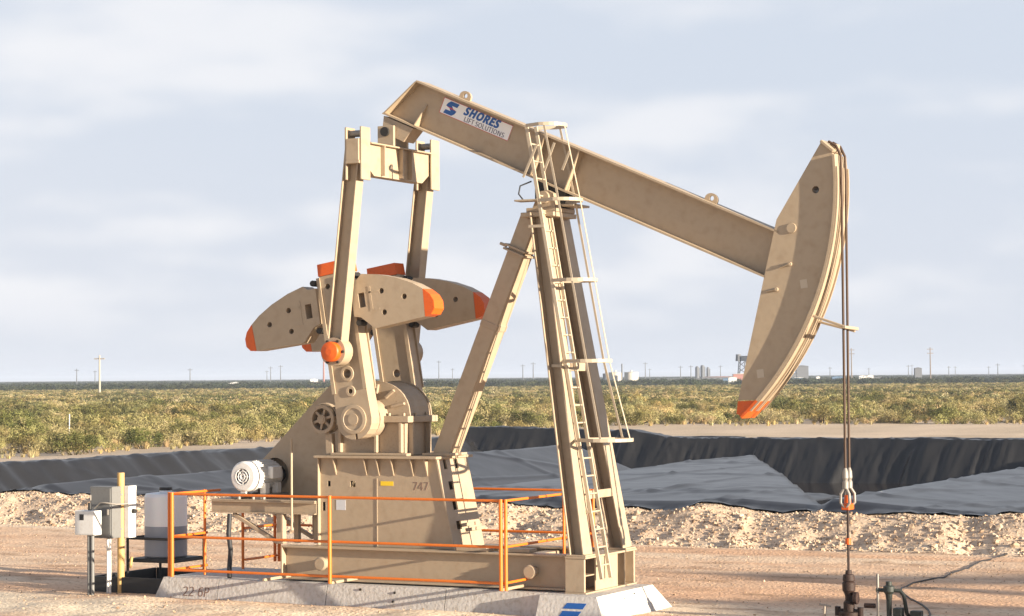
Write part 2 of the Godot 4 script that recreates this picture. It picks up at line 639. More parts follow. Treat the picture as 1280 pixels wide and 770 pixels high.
func make_ground() -> void:
	var xs := steps([[-6000, 1500], [-1500, 250], [-500, 50], [-150, 6], [-60, 1.5], [-38.5, 0.4], [-28, 0.13], [10, 0.5], [20, 2], [60, 10], [150, 60], [500, 250], [1500, 1500], [6000]])
	var zs := steps([[-6000, 1500], [-1500, 250], [-500, 50], [-200, 8], [-90, 1.5], [-69, 0.6], [-65, 1.5], [-18.5, 0.11], [-13.4, 0.16], [6, 0.5], [12, 3], [60, 30], [300, 200], [1500]])
	structure(put_mesh(grid_mesh(xs, zs, ground_h, ground_col, func(_x, _z): return true, true), "ground", M.dirt))
	# pond liner
	var lx := steps([[-38.1, 0.12], [-5, 0.2], [34.3]])
	var lz := steps([[-70, 0.09], [-62.8, 0.24], [-18, 0.2], [-16.75]])
	var lh := func(x: float, z: float) -> float:
		var e := in_pond(x, z)
		var h := liner_h(x, z) + fold(x, z)
		return lerpf(ground_h(x, z) + 0.05 + 0.05 * absf(n2.get_noise_2d(x * 2.0, z * 2.0)), h, e)
	var keep := func(x: float, z: float) -> bool:
		return z > -67.6 - 0.04 * (x + 15.0) + 0.9 * n2.get_noise_2d(x * 0.5, 60.0)
	structure(put_mesh(grid_mesh(lx, lz, lh, ground_col, keep, false), "pond_liner", M.liner))
	var st := sb()
	flat(st, [Vector3(-34, -1.12, -65), Vector3(6, -1.12, -65), Vector3(6, -1.12, -19), Vector3(-34, -1.12, -19)], Vector3.UP)
	structure(put(st, "pond_water", M.water))
	# far dirt road
	var rd := sb()
	var f0 := Vector3(-0.4571, 0, -0.88942)
	var r0 := Vector3(0.88942, 0, -0.4571)
	for k in 40:
		var q := []
		for e in [[k, 0], [k + 1, 0], [k + 1, 1], [k, 1]]:
			var p: Vector3 = EYE + f0 * (640.0 + 9.0 * e[1] + 12.0 * sin(e[0] * 0.35)) + r0 * (40.0 + e[0] * 5.0)
			p.y = 1.15
			q.append(p)
		flat(rd, q, Vector3.UP)
	var rm := mat(lin(0.52, 0.43, 0.33), 0.95)
	structure(put(rd, "dirt_road", rm))

func rock_mesh(sd: int, tone: Color) -> ArrayMesh:
	# an angular lump of limestone
	rng.seed = sd
	var st := sb()
	var base := []
	for i in 14:
		var y := 1.0 - 2.0 * (i + 0.5) / 14.0
		var w := i * 2.39996
		var q := sqrt(1 - y * y)
		base.append(Vector3(cos(w) * q, y * 0.72, sin(w) * q) * rng.randf_range(0.75, 1.12))
	var hull := hull_faces(base)
	for f in hull:
		var a: Vector3 = base[f[0]]
		var b: Vector3 = base[f[1]]
		var c: Vector3 = base[f[2]]
		var n := (b - a).cross(c - a).normalized()
		if n.dot(a + b + c) < 0:
			n = -n
		var k := tone * rng.randf_range(0.85, 1.1)
		k.a = 1.0
		st.set_color(k)
		flat(st, [a, b, c], n)
	return st.commit()

func hull_faces(p: Array) -> Array:
	var out := []
	var n := p.size()
	for i in n:
		for j in range(i + 1, n):
			for k in range(j + 1, n):
				var m: Vector3 = (p[j] - p[i]).cross(p[k] - p[i])
				var pos := 0
				var neg := 0
				for l in n:
					if l == i or l == j or l == k:
						continue
					if m.dot(p[l] - p[i]) > 0:
						pos += 1
					else:
						neg += 1
				if pos == 0 or neg == 0:
					out.append([i, j, k])
	return out

func multi(called: String, mesh: Mesh, mt: Material, xf: Array, cols: Array, parent: Node = null) -> MultiMeshInstance3D:
	var mm := MultiMesh.new()
	mm.transform_format = MultiMesh.TRANSFORM_3D
	mm.use_colors = cols.size() > 0
	mm.mesh = mesh
	mm.instance_count = xf.size()
	for i in xf.size():
		mm.set_instance_transform(i, xf[i])
		if cols.size() > 0:
			mm.set_instance_color(i, cols[i])
	var o := MultiMeshInstance3D.new()
	o.multimesh = mm
	o.material_override = mt
	o.set_meta("kind", "stuff")
	if parent == null:
		o.name = numbered(called)
		add_child(o)
	else:
		o.name = called
		parent.add_child(o, true)
	return o

func rnd_basis(s: float) -> Basis:
	return Basis.from_euler(Vector3(rng.randf() * TAU, rng.randf() * TAU, rng.randf() * TAU)) * Basis.from_scale(Vector3(s * rng.randf_range(0.8, 1.25), s * rng.randf_range(0.7, 1.0), s * rng.randf_range(0.8, 1.25)))

func make_rubble() -> void:
	var rocks := []
	for k in 5:
		rocks.append(rock_mesh(100 + k, [Color(0.60, 0.475, 0.36), Color(0.50, 0.375, 0.27), Color(0.63, 0.53, 0.42), Color(0.38, 0.27, 0.19), Color(0.57, 0.44, 0.33)][k]))
	rng.seed = 77
	# rubble along the berm: the largest stones one by one, the rest as stuff
	var berm := Node3D.new()
	berm.name = "rubble_berm"
	structure(berm)
	add_child(berm)
	var lists := [[], [], [], [], []]
	for i in 32000:
		var x := rng.randf_range(-42.0, 12.0)
		var z := rng.randf_range(-16.9, -13.75)
		var s := 0.013 + 0.05 * pow(rng.randf(), 3.2)
		if z < -16.0:
			s *= 0.7
		lists[rng.randi() % 5].append(Transform3D(rnd_basis(s), Vector3(x, ground_h(x, z) - s * 0.15, z)))
	for k in 5:
		multi("rubble", rocks[k], M.stone, lists[k], [], berm)
	for i in 280:
		var x := rng.randf_range(-27.0, 6.0)
		var z := rng.randf_range(-16.2, -13.9)
		var s := rng.randf_range(0.05, 0.11)
		var o := put_mesh(rocks[rng.randi() % 5], "stone", M.stone, berm)
		o.transform = Transform3D(rnd_basis(s), Vector3(x, ground_h(x, z) - s * 0.05, z))
	# gravel strewn over the pad
	var gl := [[], [], [], [], []]
	for i in 7000:
		var x := rng.randf_range(-30.0, 10.0)
		var z := rng.randf_range(-14.0, 4.0)
		if absf(z) < 1.1 and x > -7.4 and x < 1.2:
			continue
		var s := 0.006 + 0.022 * pow(rng.randf(), 3.0)
		if z > 1.0:
			s *= 1.3
		gl[rng.randi() % 5].append(Transform3D(rnd_basis(s), Vector3(x, ground_h(x, z) + s * 0.2, z)))
	for k in 5:
		tag(multi("pad_gravel", rocks[[0, 1, 3, 3, 1][k]], M.stone, gl[k], []), "loose pale gravel strewn over the well pad", "gravel")

# ---------------------------------------------------------------- scrub
func bush_mesh(sd: int, n: int, rad: float, hgt: float, leaf: float, tones: Array) -> ArrayMesh:
	rng.seed = sd
	var st := sb()
	var clumps := []
	for i in 11:
		var w := rng.randf() * TAU
		var q := rad * 0.72 * sqrt(rng.randf())
		clumps.append([Vector3(cos(w) * q, hgt * rng.randf_range(0.28, 0.86) * (1.0 - 0.35 * q / rad), sin(w) * q), rng.randf_range(0.55, 1.25), rng.randi() % tones.size()])
	for i in n:
		var c: Array = clumps[rng.randi() % clumps.size()]
		var d := Vector3(rng.randfn(), rng.randfn(), rng.randfn())
		d = d.normalized() * pow(rng.randf(), 0.45) * 0.36 * rad * c[1]
		d.y *= 0.8
		var p: Vector3 = c[0] + d
		if p.y < 0.02:
			p.y = rng.randf() * 0.1
		var nn := (d.normalized() + Vector3(rng.randfn(), rng.randfn() + 0.5, rng.randfn()) * 0.6).normalized()
		var b := frame_of(nn)
		var a := rng.randf() * TAU
		var e1 := (b.x * cos(a) + b.z * sin(a)) * leaf * rng.randf_range(0.6, 1.5)
		var e2 := (b.z * cos(a) - b.x * sin(a)) * leaf * rng.randf_range(0.3, 0.6)
		var t: Color = tones[c[2]]
		t = t * rng.randf_range(0.75, 1.25)
		t.a = 1.0
		st.set_color(t)
		tri(st, p - e1 - e2 * 0.3, p + e2, p + e1, nn, nn, nn)
	# bare stems
	for i in 7:
		var c: Array = clumps[i]
		st.set_color(Color(0.12, 0.09, 0.06))
		var q: Vector3 = c[0]
		cyl(st, Vector3(q.x * 0.15, -0.05, q.z * 0.15), q, 0.018 * rad, 0.007 * rad, 4, false)
	return st.commit()

func tuft_mesh(sd: int) -> ArrayMesh:
	rng.seed = sd
	var st := sb()
	for i in 46:
		var w := rng.randf() * TAU
		var o := Vector3(cos(w), 0, sin(w)) * rng.randf() * 0.12
		var lean := Vector3(cos(w), 0, sin(w)) * rng.randf_range(0.05, 0.28)
		var h := rng.randf_range(0.22, 0.55)
		var sd2 := Vector3(-sin(w), 0, cos(w)) * 0.014
		var t := Color(0.42, 0.33, 0.17) * rng.randf_range(0.75, 1.25)
		t.a = 1
		st.set_color(t)
		var nn := Vector3(cos(w), 0.6, sin(w)).normalized()
		tri(st, o - sd2, o + sd2, o + lean + Vector3(0, h, 0), nn, nn, nn)
	return st.commit()

func make_scrub() -> void:
	var olive := [Color(0.225, 0.195, 0.085), Color(0.29, 0.25, 0.115), Color(0.16, 0.145, 0.06), Color(0.36, 0.305, 0.15)]
	var straw := [Color(0.42, 0.345, 0.185), Color(0.48, 0.39, 0.23), Color(0.36, 0.30, 0.15), Color(0.29, 0.25, 0.115)]
	var green := [Color(0.085, 0.088, 0.038), Color(0.12, 0.118, 0.045), Color(0.06, 0.06, 0.03), Color(0.15, 0.14, 0.055)]
	var near := [bush_mesh(1, 1500, 1.2, 1.15, 0.06, olive), bush_mesh(2, 1300, 1.0, 0.85, 0.055, straw), bush_mesh(3, 1600, 1.25, 1.25, 0.06, green), bush_mesh(4, 1300, 1.0, 0.9, 0.055, olive), bush_mesh(5, 1300, 1.2, 0.8, 0.06, straw), bush_mesh(6, 1500, 1.1, 1.2, 0.055, olive)]
	var kinds := [0, 1, 2, 0, 1, 0]
	var far := [bush_mesh(11, 420, 1.0, 1.0, 0.11, olive), bush_mesh(12, 420, 1.0, 0.85, 0.11, straw), bush_mesh(13, 420, 1.0, 1.1, 0.11, green), bush_mesh(14, 420, 1.0, 1.1, 0.13, [Color(0.05, 0.058, 0.028), Color(0.036, 0.042, 0.022), Color(0.065, 0.07, 0.03)])]
	var tuft := tuft_mesh(21)
	var f0 := Vector2(-0.4571, -0.88942)
	var r0 := Vector2(0.88942, -0.4571)
	rng.seed = 5
	var edge := [[-0.30, 88.0], [-0.237, 90.0], [-0.16, 103.0], [-0.126, 112.0], [-0.015, 128.0], [0.06, 146.0], [0.3, 142.0]]
	var nearby := []
	var rest := [[], [], [], [], [], []]
	var rcol := [[], [], [], [], [], []]
	var faraway := [[], [], [], []]
	var fcol := [[], [], [], []]
	var tufts := []
	var tcol := []
	for band in [[84.0, 230.0, 9000], [230.0, 620.0, 9500], [620.0, 3600.0, 22000]]:
		for i in band[2]:
			var t := sqrt(lerpf(band[0] * band[0], band[1] * band[1], rng.randf()))
			var k := rng.randf_range(-0.29, 0.29)
			var e := 90.0
			for m in edge.size() - 1:
				if k >= edge[m][0] and k <= edge[m + 1][0]:
					e = lerpf(edge[m][1], edge[m + 1][1], (k - edge[m][0]) / (edge[m + 1][0] - edge[m][0]))
			e += 3.0 * n1.get_noise_2d(k * 300.0, 4.0)
			var p := Vector2(EYE.x, EYE.z) + f0 * t + r0 * (k * t)
			var y := ground_h(p.x, p.y) - 0.03
			var big := n3.get_noise_2d(p.x * 0.10, p.y * 0.10)
			var v := rng.randf_range(0.95, 1.3)
			var tint := Color(v * rng.randf_range(0.9, 1.15), v, v * rng.randf_range(0.8, 1.1))
			if t < e:
				continue
			var roll := rng.randf() + 0.6 * big
			if band[0] < 200.0:
				if t < e + 4.0 and rng.randf() < 0.5:
					continue
				if rng.randf() < 0.76:
					var s := rng.randf_range(0.5, 1.05)
					tufts.append(Transform3D(Basis(Vector3.UP, rng.randf() * TAU).scaled(Vector3.ONE * s), Vector3(p.x, y, p.y)))
					tcol.append(tint)
					continue
				var kind := 0
				if roll < 0.17:
					kind = 2
				elif roll < 0.62:
					kind = [0, 3, 5][rng.randi() % 3]
				else:
					kind = [1, 4][rng.randi() % 2]
				var s := rng.randf_range(0.7, 1.35) * (1.35 if rng.randf() < 0.25 else 1.0)
				var xf := Transform3D(Basis(Vector3.UP, rng.randf() * TAU).scaled(Vector3(s, s * rng.randf_range(0.8, 1.05), s)), Vector3(p.x, y, p.y))
				nearby.append([t - e * 0.0 - 12.0 * s, kind, xf, tint])
			else:
				var kind := 3 if band[0] > 600.0 else (2 if roll < 0.25 else (0 if roll < 0.62 else 1))
				var s := rng.randf_range(0.9, 2.0) if band[0] < 500.0 else rng.randf_range(2.5, 6.0)
				var ys := rng.randf_range(0.75, 1.25) if band[0] < 500.0 else rng.randf_range(1.2, 2.6)
				faraway[kind].append(Transform3D(Basis(Vector3.UP, rng.randf() * TAU).scaled(Vector3(s, ys, s)), Vector3(p.x, y, p.y)))
				fcol[kind].append(tint)
	nearby.sort_custom(func(a, b): return a[0] < b[0])
	var mats := []
	for k in 4:
		var m: StandardMaterial3D = M.leaf.duplicate()
		m.albedo_color = [Color(1, 1, 1), Color(0.93, 0.95, 0.9), Color(1.0, 0.97, 0.92), Color(0.95, 1.0, 0.9)][k]
		mats.append(m)
	var labels := ["olive creosote bush at the near edge of the scrubland", "straw coloured dry bush at the near edge of the scrubland", "dark green thorny bush at the near edge of the scrubland"]
	var names := ["creosote_bush", "dry_bush", "thorn_bush"]
	var groups := ["olive bushes along the scrub edge", "straw coloured bushes along the scrub edge", "dark green bushes along the scrub edge"]
	for i in nearby.size():
		var b: Array = nearby[i]
		if i < 290:
			var o := put_mesh(near[b[1]], names[kinds[b[1]]], mats[i % 4])
			o.transform = b[2]
			tag(o, labels[kinds[b[1]]], "bush", groups[kinds[b[1]]])
		else:
			rest[b[1]].append(b[2])
			rcol[b[1]].append(b[3])
	for k in 6:
		tag(multi("scrub", near[k], M.leaf, rest[k], rcol[k]), "olive and straw scrub covering the plain behind the ponds", "scrub")
	for k in 4:
		tag(multi("far_scrub", far[k], M.leaf, faraway[k], fcol[k]), "distant dark scrub reaching to the horizon", "scrub")
	tag(multi("dry_grass", tuft, M.leaf, tufts, tcol), "dry straw grass tufts between the bushes", "grass")

# ---------------------------------------------------------------- pump jack
const B0 := Vector2(0, 7.35)
const BE := Vector2(0.917, -0.399)
const BN := Vector2(0.399, 0.917)

func bp(e: float, n: float, z: float) -> Vector3:
	var p := B0 + BE * e + BN * n
	return Vector3(p.x, p.y, z)

func beam_xf(z := 0.0) -> Transform3D:
	return Transform3D(Basis(Vector3(BE.x, BE.y, 0), Vector3(BN.x, BN.y, 0), Vector3(0, 0, 1)), Vector3(B0.x, B0.y, z))

func text(words: String, size: float, m: Material, parent: Node, called: String, xf: Transform3D, depth := 0.004, bold := true) -> MeshInstance3D:
	var t := TextMesh.new()
	var f := SystemFont.new()
	f.font_names = PackedStringArray(["Droid Sans"])
	var fv := FontVariation.new()
	fv.base_font = f
	if bold:
		f.font_weight = 700
		fv.variation_embolden = 0.9
	t.font = fv
	t.text = words
	t.font_size = 64
	t.pixel_size = size / 64.0
	t.depth = depth
	t.curve_step = 2.0
	var o := put_mesh(t, called, m, parent)
	o.transform = xf
	return o

func logo(parent: Node, xf: Transform3D, s: float) -> void:
	# the S of two bent bars with a red slit
	var up := [Vector2(-0.5, 0.08), Vector2(-0.40, 0.32), Vector2(-0.2, 0.5), Vector2(0.55, 0.5), Vector2(0.45, 0.2), Vector2(-0.02, 0.2), Vector2(0.18, 0.0), Vector2(0.02, -0.02)]
	var st := sb()
	prism(st, up.map(func(p): return p * s), 0.0, 0.004, xf)
	put(st, "logo_bar", M.sign_blue, parent)
	st = sb()
	prism(st, up.map(func(p): return p * -s), 0.0, 0.004, xf)
	put(st, "logo_bar", M.sign_blue, parent)
	st = sb()
	prism(st, [Vector2(-0.45, 0.05) * s, Vector2(-0.02, -0.04) * s, Vector2(0.45, -0.05) * s, Vector2(0.05, 0.05) * s], 0.004, 0.006, xf)
	put(st, "logo_slit", M.sign_red, parent)

func csg_plate(pts: Array, thick: float, called: String, m: Material, parent: Node, xf: Transform3D, round_holes: Array, slots: Array) -> CSGPolygon3D:
	# an extruded plate (z from 0 to thick) with real holes: [x, y, r] and [x, y, w, h, turn]
	var o := CSGPolygon3D.new()
	var pv := PackedVector2Array(pts)
	if area(pv) < 0:
		pv.reverse()
	o.polygon = pv
	o.depth = thick
	o.material = m
	o.name = called
	parent.add_child(o, true)
	o.transform = xf * Transform3D(Basis(), Vector3(0, 0, thick))
	for h in round_holes:
		var c := CSGCylinder3D.new()
		c.radius = h[2]
		c.height = thick + 0.1
		c.sides = 18
		c.operation = CSGShape3D.OPERATION_SUBTRACTION
		c.material = m
		o.add_child(c)
		c.transform = Transform3D(Basis(Vector3.RIGHT, PI / 2), Vector3(h[0], h[1], -thick / 2))
	for h in slots:
		var c := CSGBox3D.new()
		c.size = Vector3(h[2], h[3], thick + 0.1)
		c.operation = CSGShape3D.OPERATION_SUBTRACTION
		c.material = m
		o.add_child(c)
		c.transform = Transform3D(Basis(Vector3.BACK, h[4]), Vector3(h[0], h[1], -thick / 2))
	return o

func bolts(parent: Node, spots: Array, axis: Vector3, r: float, m: Material) -> void:
	for p in spots:
		var st := sb()
		cyl(st, p, p + axis, r, r, 6)
		put(st, "bolt", m, parent)

func make_skid(pj: Node3D) -> void:
	for s in [1.0, -1.0]:
		var st := sb()
		hbeam(st, Vector3(-5.1, 0.73, 0.74 * s), Vector3(0.62, 0.73, 0.74 * s), Vector3.UP, 0.60, 0.28, 0.035, 0.025)
		box2(st, Vector3(-5.14, 0.435, 0.60 * s), Vector3(-5.105, 1.025, 0.88 * s))
		var b := put(st, "skid_beam", M.paint, pj)
		for x in [-4.26, -0.08]:
			var t := sb()
			lathe(t, [Vector2(0.001, 0.22), Vector2(0.10, 0.22), Vector2(0.125, 0.20), Vector2(0.125, 0.17), Vector2(0.09, 0.16), Vector2(0.09, 0.0)], Transform3D(Basis(Vector3.RIGHT, PI / 2 * s), Vector3(x, 0.73, 0.74 * s)))
			put(t, "trunnion", M.paint, b)
	for x in [-4.9, -2.0, -0.4]:
		var st := sb()
		box2(st, Vector3(x - 0.12, 0.5, -0.72), Vector3(x + 0.12, 0.97, 0.72))
		put(st, "cross_member", M.paint, pj)
	# stacked plates lying on the skid flange in front of the gear base
	var pl := sb()
	box2(pl, Vector3(-1.55, 1.035, 0.55), Vector3(-0.95, 1.11, 0.84))
	box2(pl, Vector3(-0.75, 1.035, 0.5), Vector3(-0.15, 1.10, 0.8))
	put(pl, "clamp_plates", M.paint, pj)
	# front cross member that carries the post
	var st := sb()
	box2(st, Vector3(0.64, 0.425, 0.99), Vector3(1.0, 0.985, 1.04))
	box2(st, Vector3(0.64, 0.425, -1.04), Vector3(1.0, 0.985, -0.99))
	box2(st, Vector3(0.64, 0.985, -1.05), Vector3(1.03, 1.02, 1.05))
	box2(st, Vector3(0.64, 0.40, -1.05), Vector3(1.03, 0.425, 1.05))
	box2(st, Vector3(0.64, 0.43, -0.985), Vector3(0.67, 0.98, 0.985))
	box2(st, Vector3(0.985, 0.427, -0.28), Vector3(1.01, 0.983, 0.62))
	box2(st, Vector3(0.72, 0.427, -0.62), Vector3(1.0, 0.983, -0.59))
	box2(st, Vector3(0.72, 0.69, 0.63), Vector3(0.99, 0.71, 0.985))
	put(st, "front_cross_member", M.paint, pj)

func make_gear_base(pj: Node3D) -> void:
	var base := node("gear_base", pj)
	var prof := [Vector2(-4.5, 1.03), Vector2(-4.5, 2.6), Vector2(-2.1, 2.6), Vector2(-1.76, 1.03)]
	for s in [1.0, -1.0]:
		var z := 0.505 if s > 0 else -0.53
		csg_plate(prof, 0.025, "side_plate", M.paint, base, Transform3D(Basis(), Vector3(0, 0, z)), [], [[-4.32, 2.14, 0.06, 0.10, 0], [-3.82, 2.14, 0.11, 0.11, 0], [-4.43, 1.73, 0.06, 0.16, 0]] if s > 0 else [])
		for x in [-4.17, -3.53, -3.27, -2.97, -2.57, -2.28]:
			var rib := sb()
			prism(rib, [Vector2(0.531 * s, 2.6), Vector2(0.66 * s, 2.6), Vector2(0.545 * s, 2.3), Vector2(0.531 * s, 2.3)], x - 0.01, x + 0.01, Transform3D(Basis(Vector3(0, 0, 1), Vector3(0, 1, 0), Vector3(1, 0, 0)), Vector3.ZERO))
			put(rib, "stiffener", M.paint, base)
		var sm := sb()
		box2(sm, Vector3(-3.325, 1.04, 0.531 * s), Vector3(-3.305, 2.25, 0.541 * s))
		put(sm, "seam", M.paint, base)
	# slanted front plate with lightening holes
	var d := Vector2(0.34, -1.57)
	var fy := Vector3(-d.x, -d.y, 0).normalized()
	var fx := Vector3(0, 0, -1)
	var xf := Transform3D(Basis(fx, fy, fx.cross(fy)), Vector3(-1.765, 1.03, 0))
	csg_plate([Vector2(-0.56, 0), Vector2(0.56, 0), Vector2(0.56, 1.60), Vector2(-0.56, 1.60)], 0.03, "front_plate", M.paint, base, xf, [], [[-0.30, 1.50, 0.11, 0.17, 0], [0.12, 1.50, 0.11, 0.17, 0], [-0.22, 1.12, 0.17, 0.15, 0], [-0.22, 0.76, 0.17, 0.15, 0], [-0.22, 0.41, 0.17, 0.15, 0]])
	var st := sb()
	box2(st, Vector3(-4.53, 1.035, -0.60), Vector3(-4.503, 2.595, 0.60))
	put(st, "rear_plate", M.paint, base)
	st = sb()
	box2(st, Vector3(-4.56, 2.602, -0.68), Vector3(-2.02, 2.65, 0.68))
	put(st, "top_plate", M.paint, base)
	st = sb()
	box2(st, Vector3(-3.24, 2.12, 0.531), Vector3(-2.98, 2.20, 0.535))
	put(st, "warning_label", M.label_yellow, base)
	st = sb()
	box2(st, Vector3(-4.17, 1.67, 0.531), Vector3(-3.97, 1.85, 0.535))
	put(st, "data_plate", M.label_pale, base)
	text("747", 0.20, M.stencil, base, "stencil_number", Transform3D(Basis(), Vector3(-2.42, 2.12, 0.532)), 0.004, false)
	st = sb()
	for p in [Vector3(-1.68, 1.45, 0.1), Vector3(-1.66, 1.36, -0.2)]:
		box(st, p, Vector3(0.02, 0.06, 0.5))
	put(st, "weld_strap", M.paint, base)

func make_gearbox(pj: Node3D) -> void:
	var gb := node("gearbox", pj)
	var st := sb()
	box2(st, Vector3(-4.15, 2.652, -0.44), Vector3(-2.78, 3.24, 0.44))
	put(st, "lower_housing", M.paint_scuffed, gb)
	st = sb()
	# split flange with bolts
	box2(st, Vector3(-4.25, 3.243, -0.54), Vector3(-2.66, 3.36, 0.54))
	put(st, "split_flange", M.paint_scuffed, gb)
	st = sb()
	var arc := [Vector2(-4.12, 3.362)]
	for k in 15:
		var t := PI - PI * 0.93 * k / 14.0
		arc.append(Vector2(-3.42 + 0.69 * cos(t), 3.40 + 0.56 * sin(t)))
	arc.append(Vector2(-2.72, 3.362))
	prism(st, arc, -0.36, 0.36)
	put(st, "upper_housing", M.paint_scuffed, gb)
	for z in [-0.40, 0.372]:
		var rib := sb()
		var q := arc.map(func(p): return Vector2(-3.42, 3.362) + (p - Vector2(-3.42, 3.362)) * Vector2(1.03, 1.05))
		prism(rib, q, z, z + 0.03)
		put(rib, "cover_flange", M.paint_scuffed, gb)
	var ribs := []
	for s in [-1.0, 1.0]:
		for x in [-4.1, -3.35, -2.84]:
			ribs.append([Vector3(x - 0.03, 2.705, 0.442 * s), Vector3(x + 0.03, 3.24, 0.53 * s)])
		ribs.append([Vector3(-4.25, 2.653, 0.445 * s), Vector3(-2.66, 2.70, 0.60 * s)])
	for z in [-0.3, 0.3]:
		ribs.append([Vector3(-2.778, 2.66, z - 0.03), Vector3(-2.68, 3.24, z + 0.03)])
	for r in ribs:
		var rb := sb()
		box2(rb, r[0], r[1])
		put(rb, "housing_rib", M.paint_scuffed, gb)
	for s in [-1.0, 1.0]:
		for k in 5:
			var t := deg_to_rad(20.0 + 32.0 * k)
			var rb := sb()
			bar(rb, Vector3(-3.42 + 0.37 * cos(t), 3.40 + 0.36 * sin(t), 0.42 * s), Vector3(-3.42 + 0.66 * cos(t), 3.40 + 0.53 * sin(t), 0.42 * s), 0.05, 0.07)
			put(rb, "cover_rib", M.paint_scuffed, gb)
	var shaft := sb()
	cyl(shaft, Vector3(-3.5, 3.31, -1.02), Vector3(-3.5, 3.31, 1.02), 0.13, 0.13, 20)
	put(shaft, "crankshaft", M.paint_scuffed, gb)
	for s in [-1.0, 1.0]:
		var b := sb()
		cyl(b, Vector3(-3.5, 3.31, 0.40 * s), Vector3(-3.5, 3.31, 0.64 * s), 0.36, 0.33, 28)
		cyl(b, Vector3(-3.5, 3.31, 0.642 * s), Vector3(-3.5, 3.31, 0.70 * s), 0.24, 0.22, 28)
		put(b, "bearing_housing", M.paint_scuffed, gb)
	bolts(gb, [Vector3(-4.0, 3.362, 0.45), Vector3(-3.7, 3.362, 0.45), Vector3(-3.1, 3.362, 0.45), Vector3(-2.8, 3.362, 0.45), Vector3(-2.7, 3.362, 0.2), Vector3(-2.7, 3.362, -0.2)], Vector3(0, 0.05, 0), 0.03, M.paint_scuffed)
	# brake drum on the high speed shaft
	var br := node("brake_drum", pj)
	var c := Vector3(-4.42, 3.30, 0.36)
	var sh := sb()
	cyl(sh, Vector3(-4.42, 3.30, -0.62), c + Vector3(0, 0, 0.28), 0.06, 0.06, 12)
	put(sh, "input_shaft", M.paint_scuffed, br)
	var rim := sb()
	lathe(rim, [Vector2(0.235, 0.0), Vector2(0.26, 0.0), Vector2(0.26, 0.05), Vector2(0.245, 0.06), Vector2(0.245, 0.20), Vector2(0.26, 0.21), Vector2(0.26, 0.26), Vector2(0.20, 0.26), Vector2(0.20, 0.0), Vector2(0.235, 0.0)], Transform3D(Basis(Vector3.RIGHT, PI / 2), c), 28)
	put(rim, "rim", M.paint_scuffed, br)
	var sp := sb()
	cyl(sp, c + Vector3(0, 0, 0.06), c + Vector3(0, 0, 0.27), 0.085, 0.085, 16)
	for k in 6:
		var t := TAU * k / 6.0 + 0.3
		bar(sp, c + Vector3(cos(t) * 0.07, sin(t) * 0.07, 0.2), c + Vector3(cos(t) * 0.21, sin(t) * 0.21, 0.2), 0.05, 0.05)
	put(sp, "spokes", M.paint_scuffed, br)
	var dk := sb()
	cyl(dk, c + Vector3(0, 0, 0.02), c + Vector3(0, 0, 0.05), 0.195, 0.195, 24)
	put(dk, "web", M.paint_scuffed, br)
	var bd := sb()
	var pts := []
	for k in 16:
		var t := -0.4 + 4.6 * k / 15.0
		pts.append(c + Vector3(cos(t) * 0.285, sin(t) * 0.285, 0.13))
	for k in 15:
		bar(bd, pts[k], pts[k + 1], 0.025, 0.11)
	bar(bd, c + Vector3(0.27, 0.02, 0.13), c + Vector3(0.42, 0.12, 0.13), 0.06, 0.09)
	bar(bd, c + Vector3(0.1, -0.26, 0.13), c + Vector3(0.12, -0.65, 0.13), 0.14, 0.12)
	put(bd, "brake_band", M.paint_scuffed, br)

func crank_xf(z: float) -> Transform3D:
	var a := deg_to_rad(9.0)
	return Transform3D(Basis(Vector3(cos(a), sin(a), 0), Vector3(-sin(a), cos(a), 0), Vector3(0, 0, 1)), Vector3(-3.5, 3.31, z))

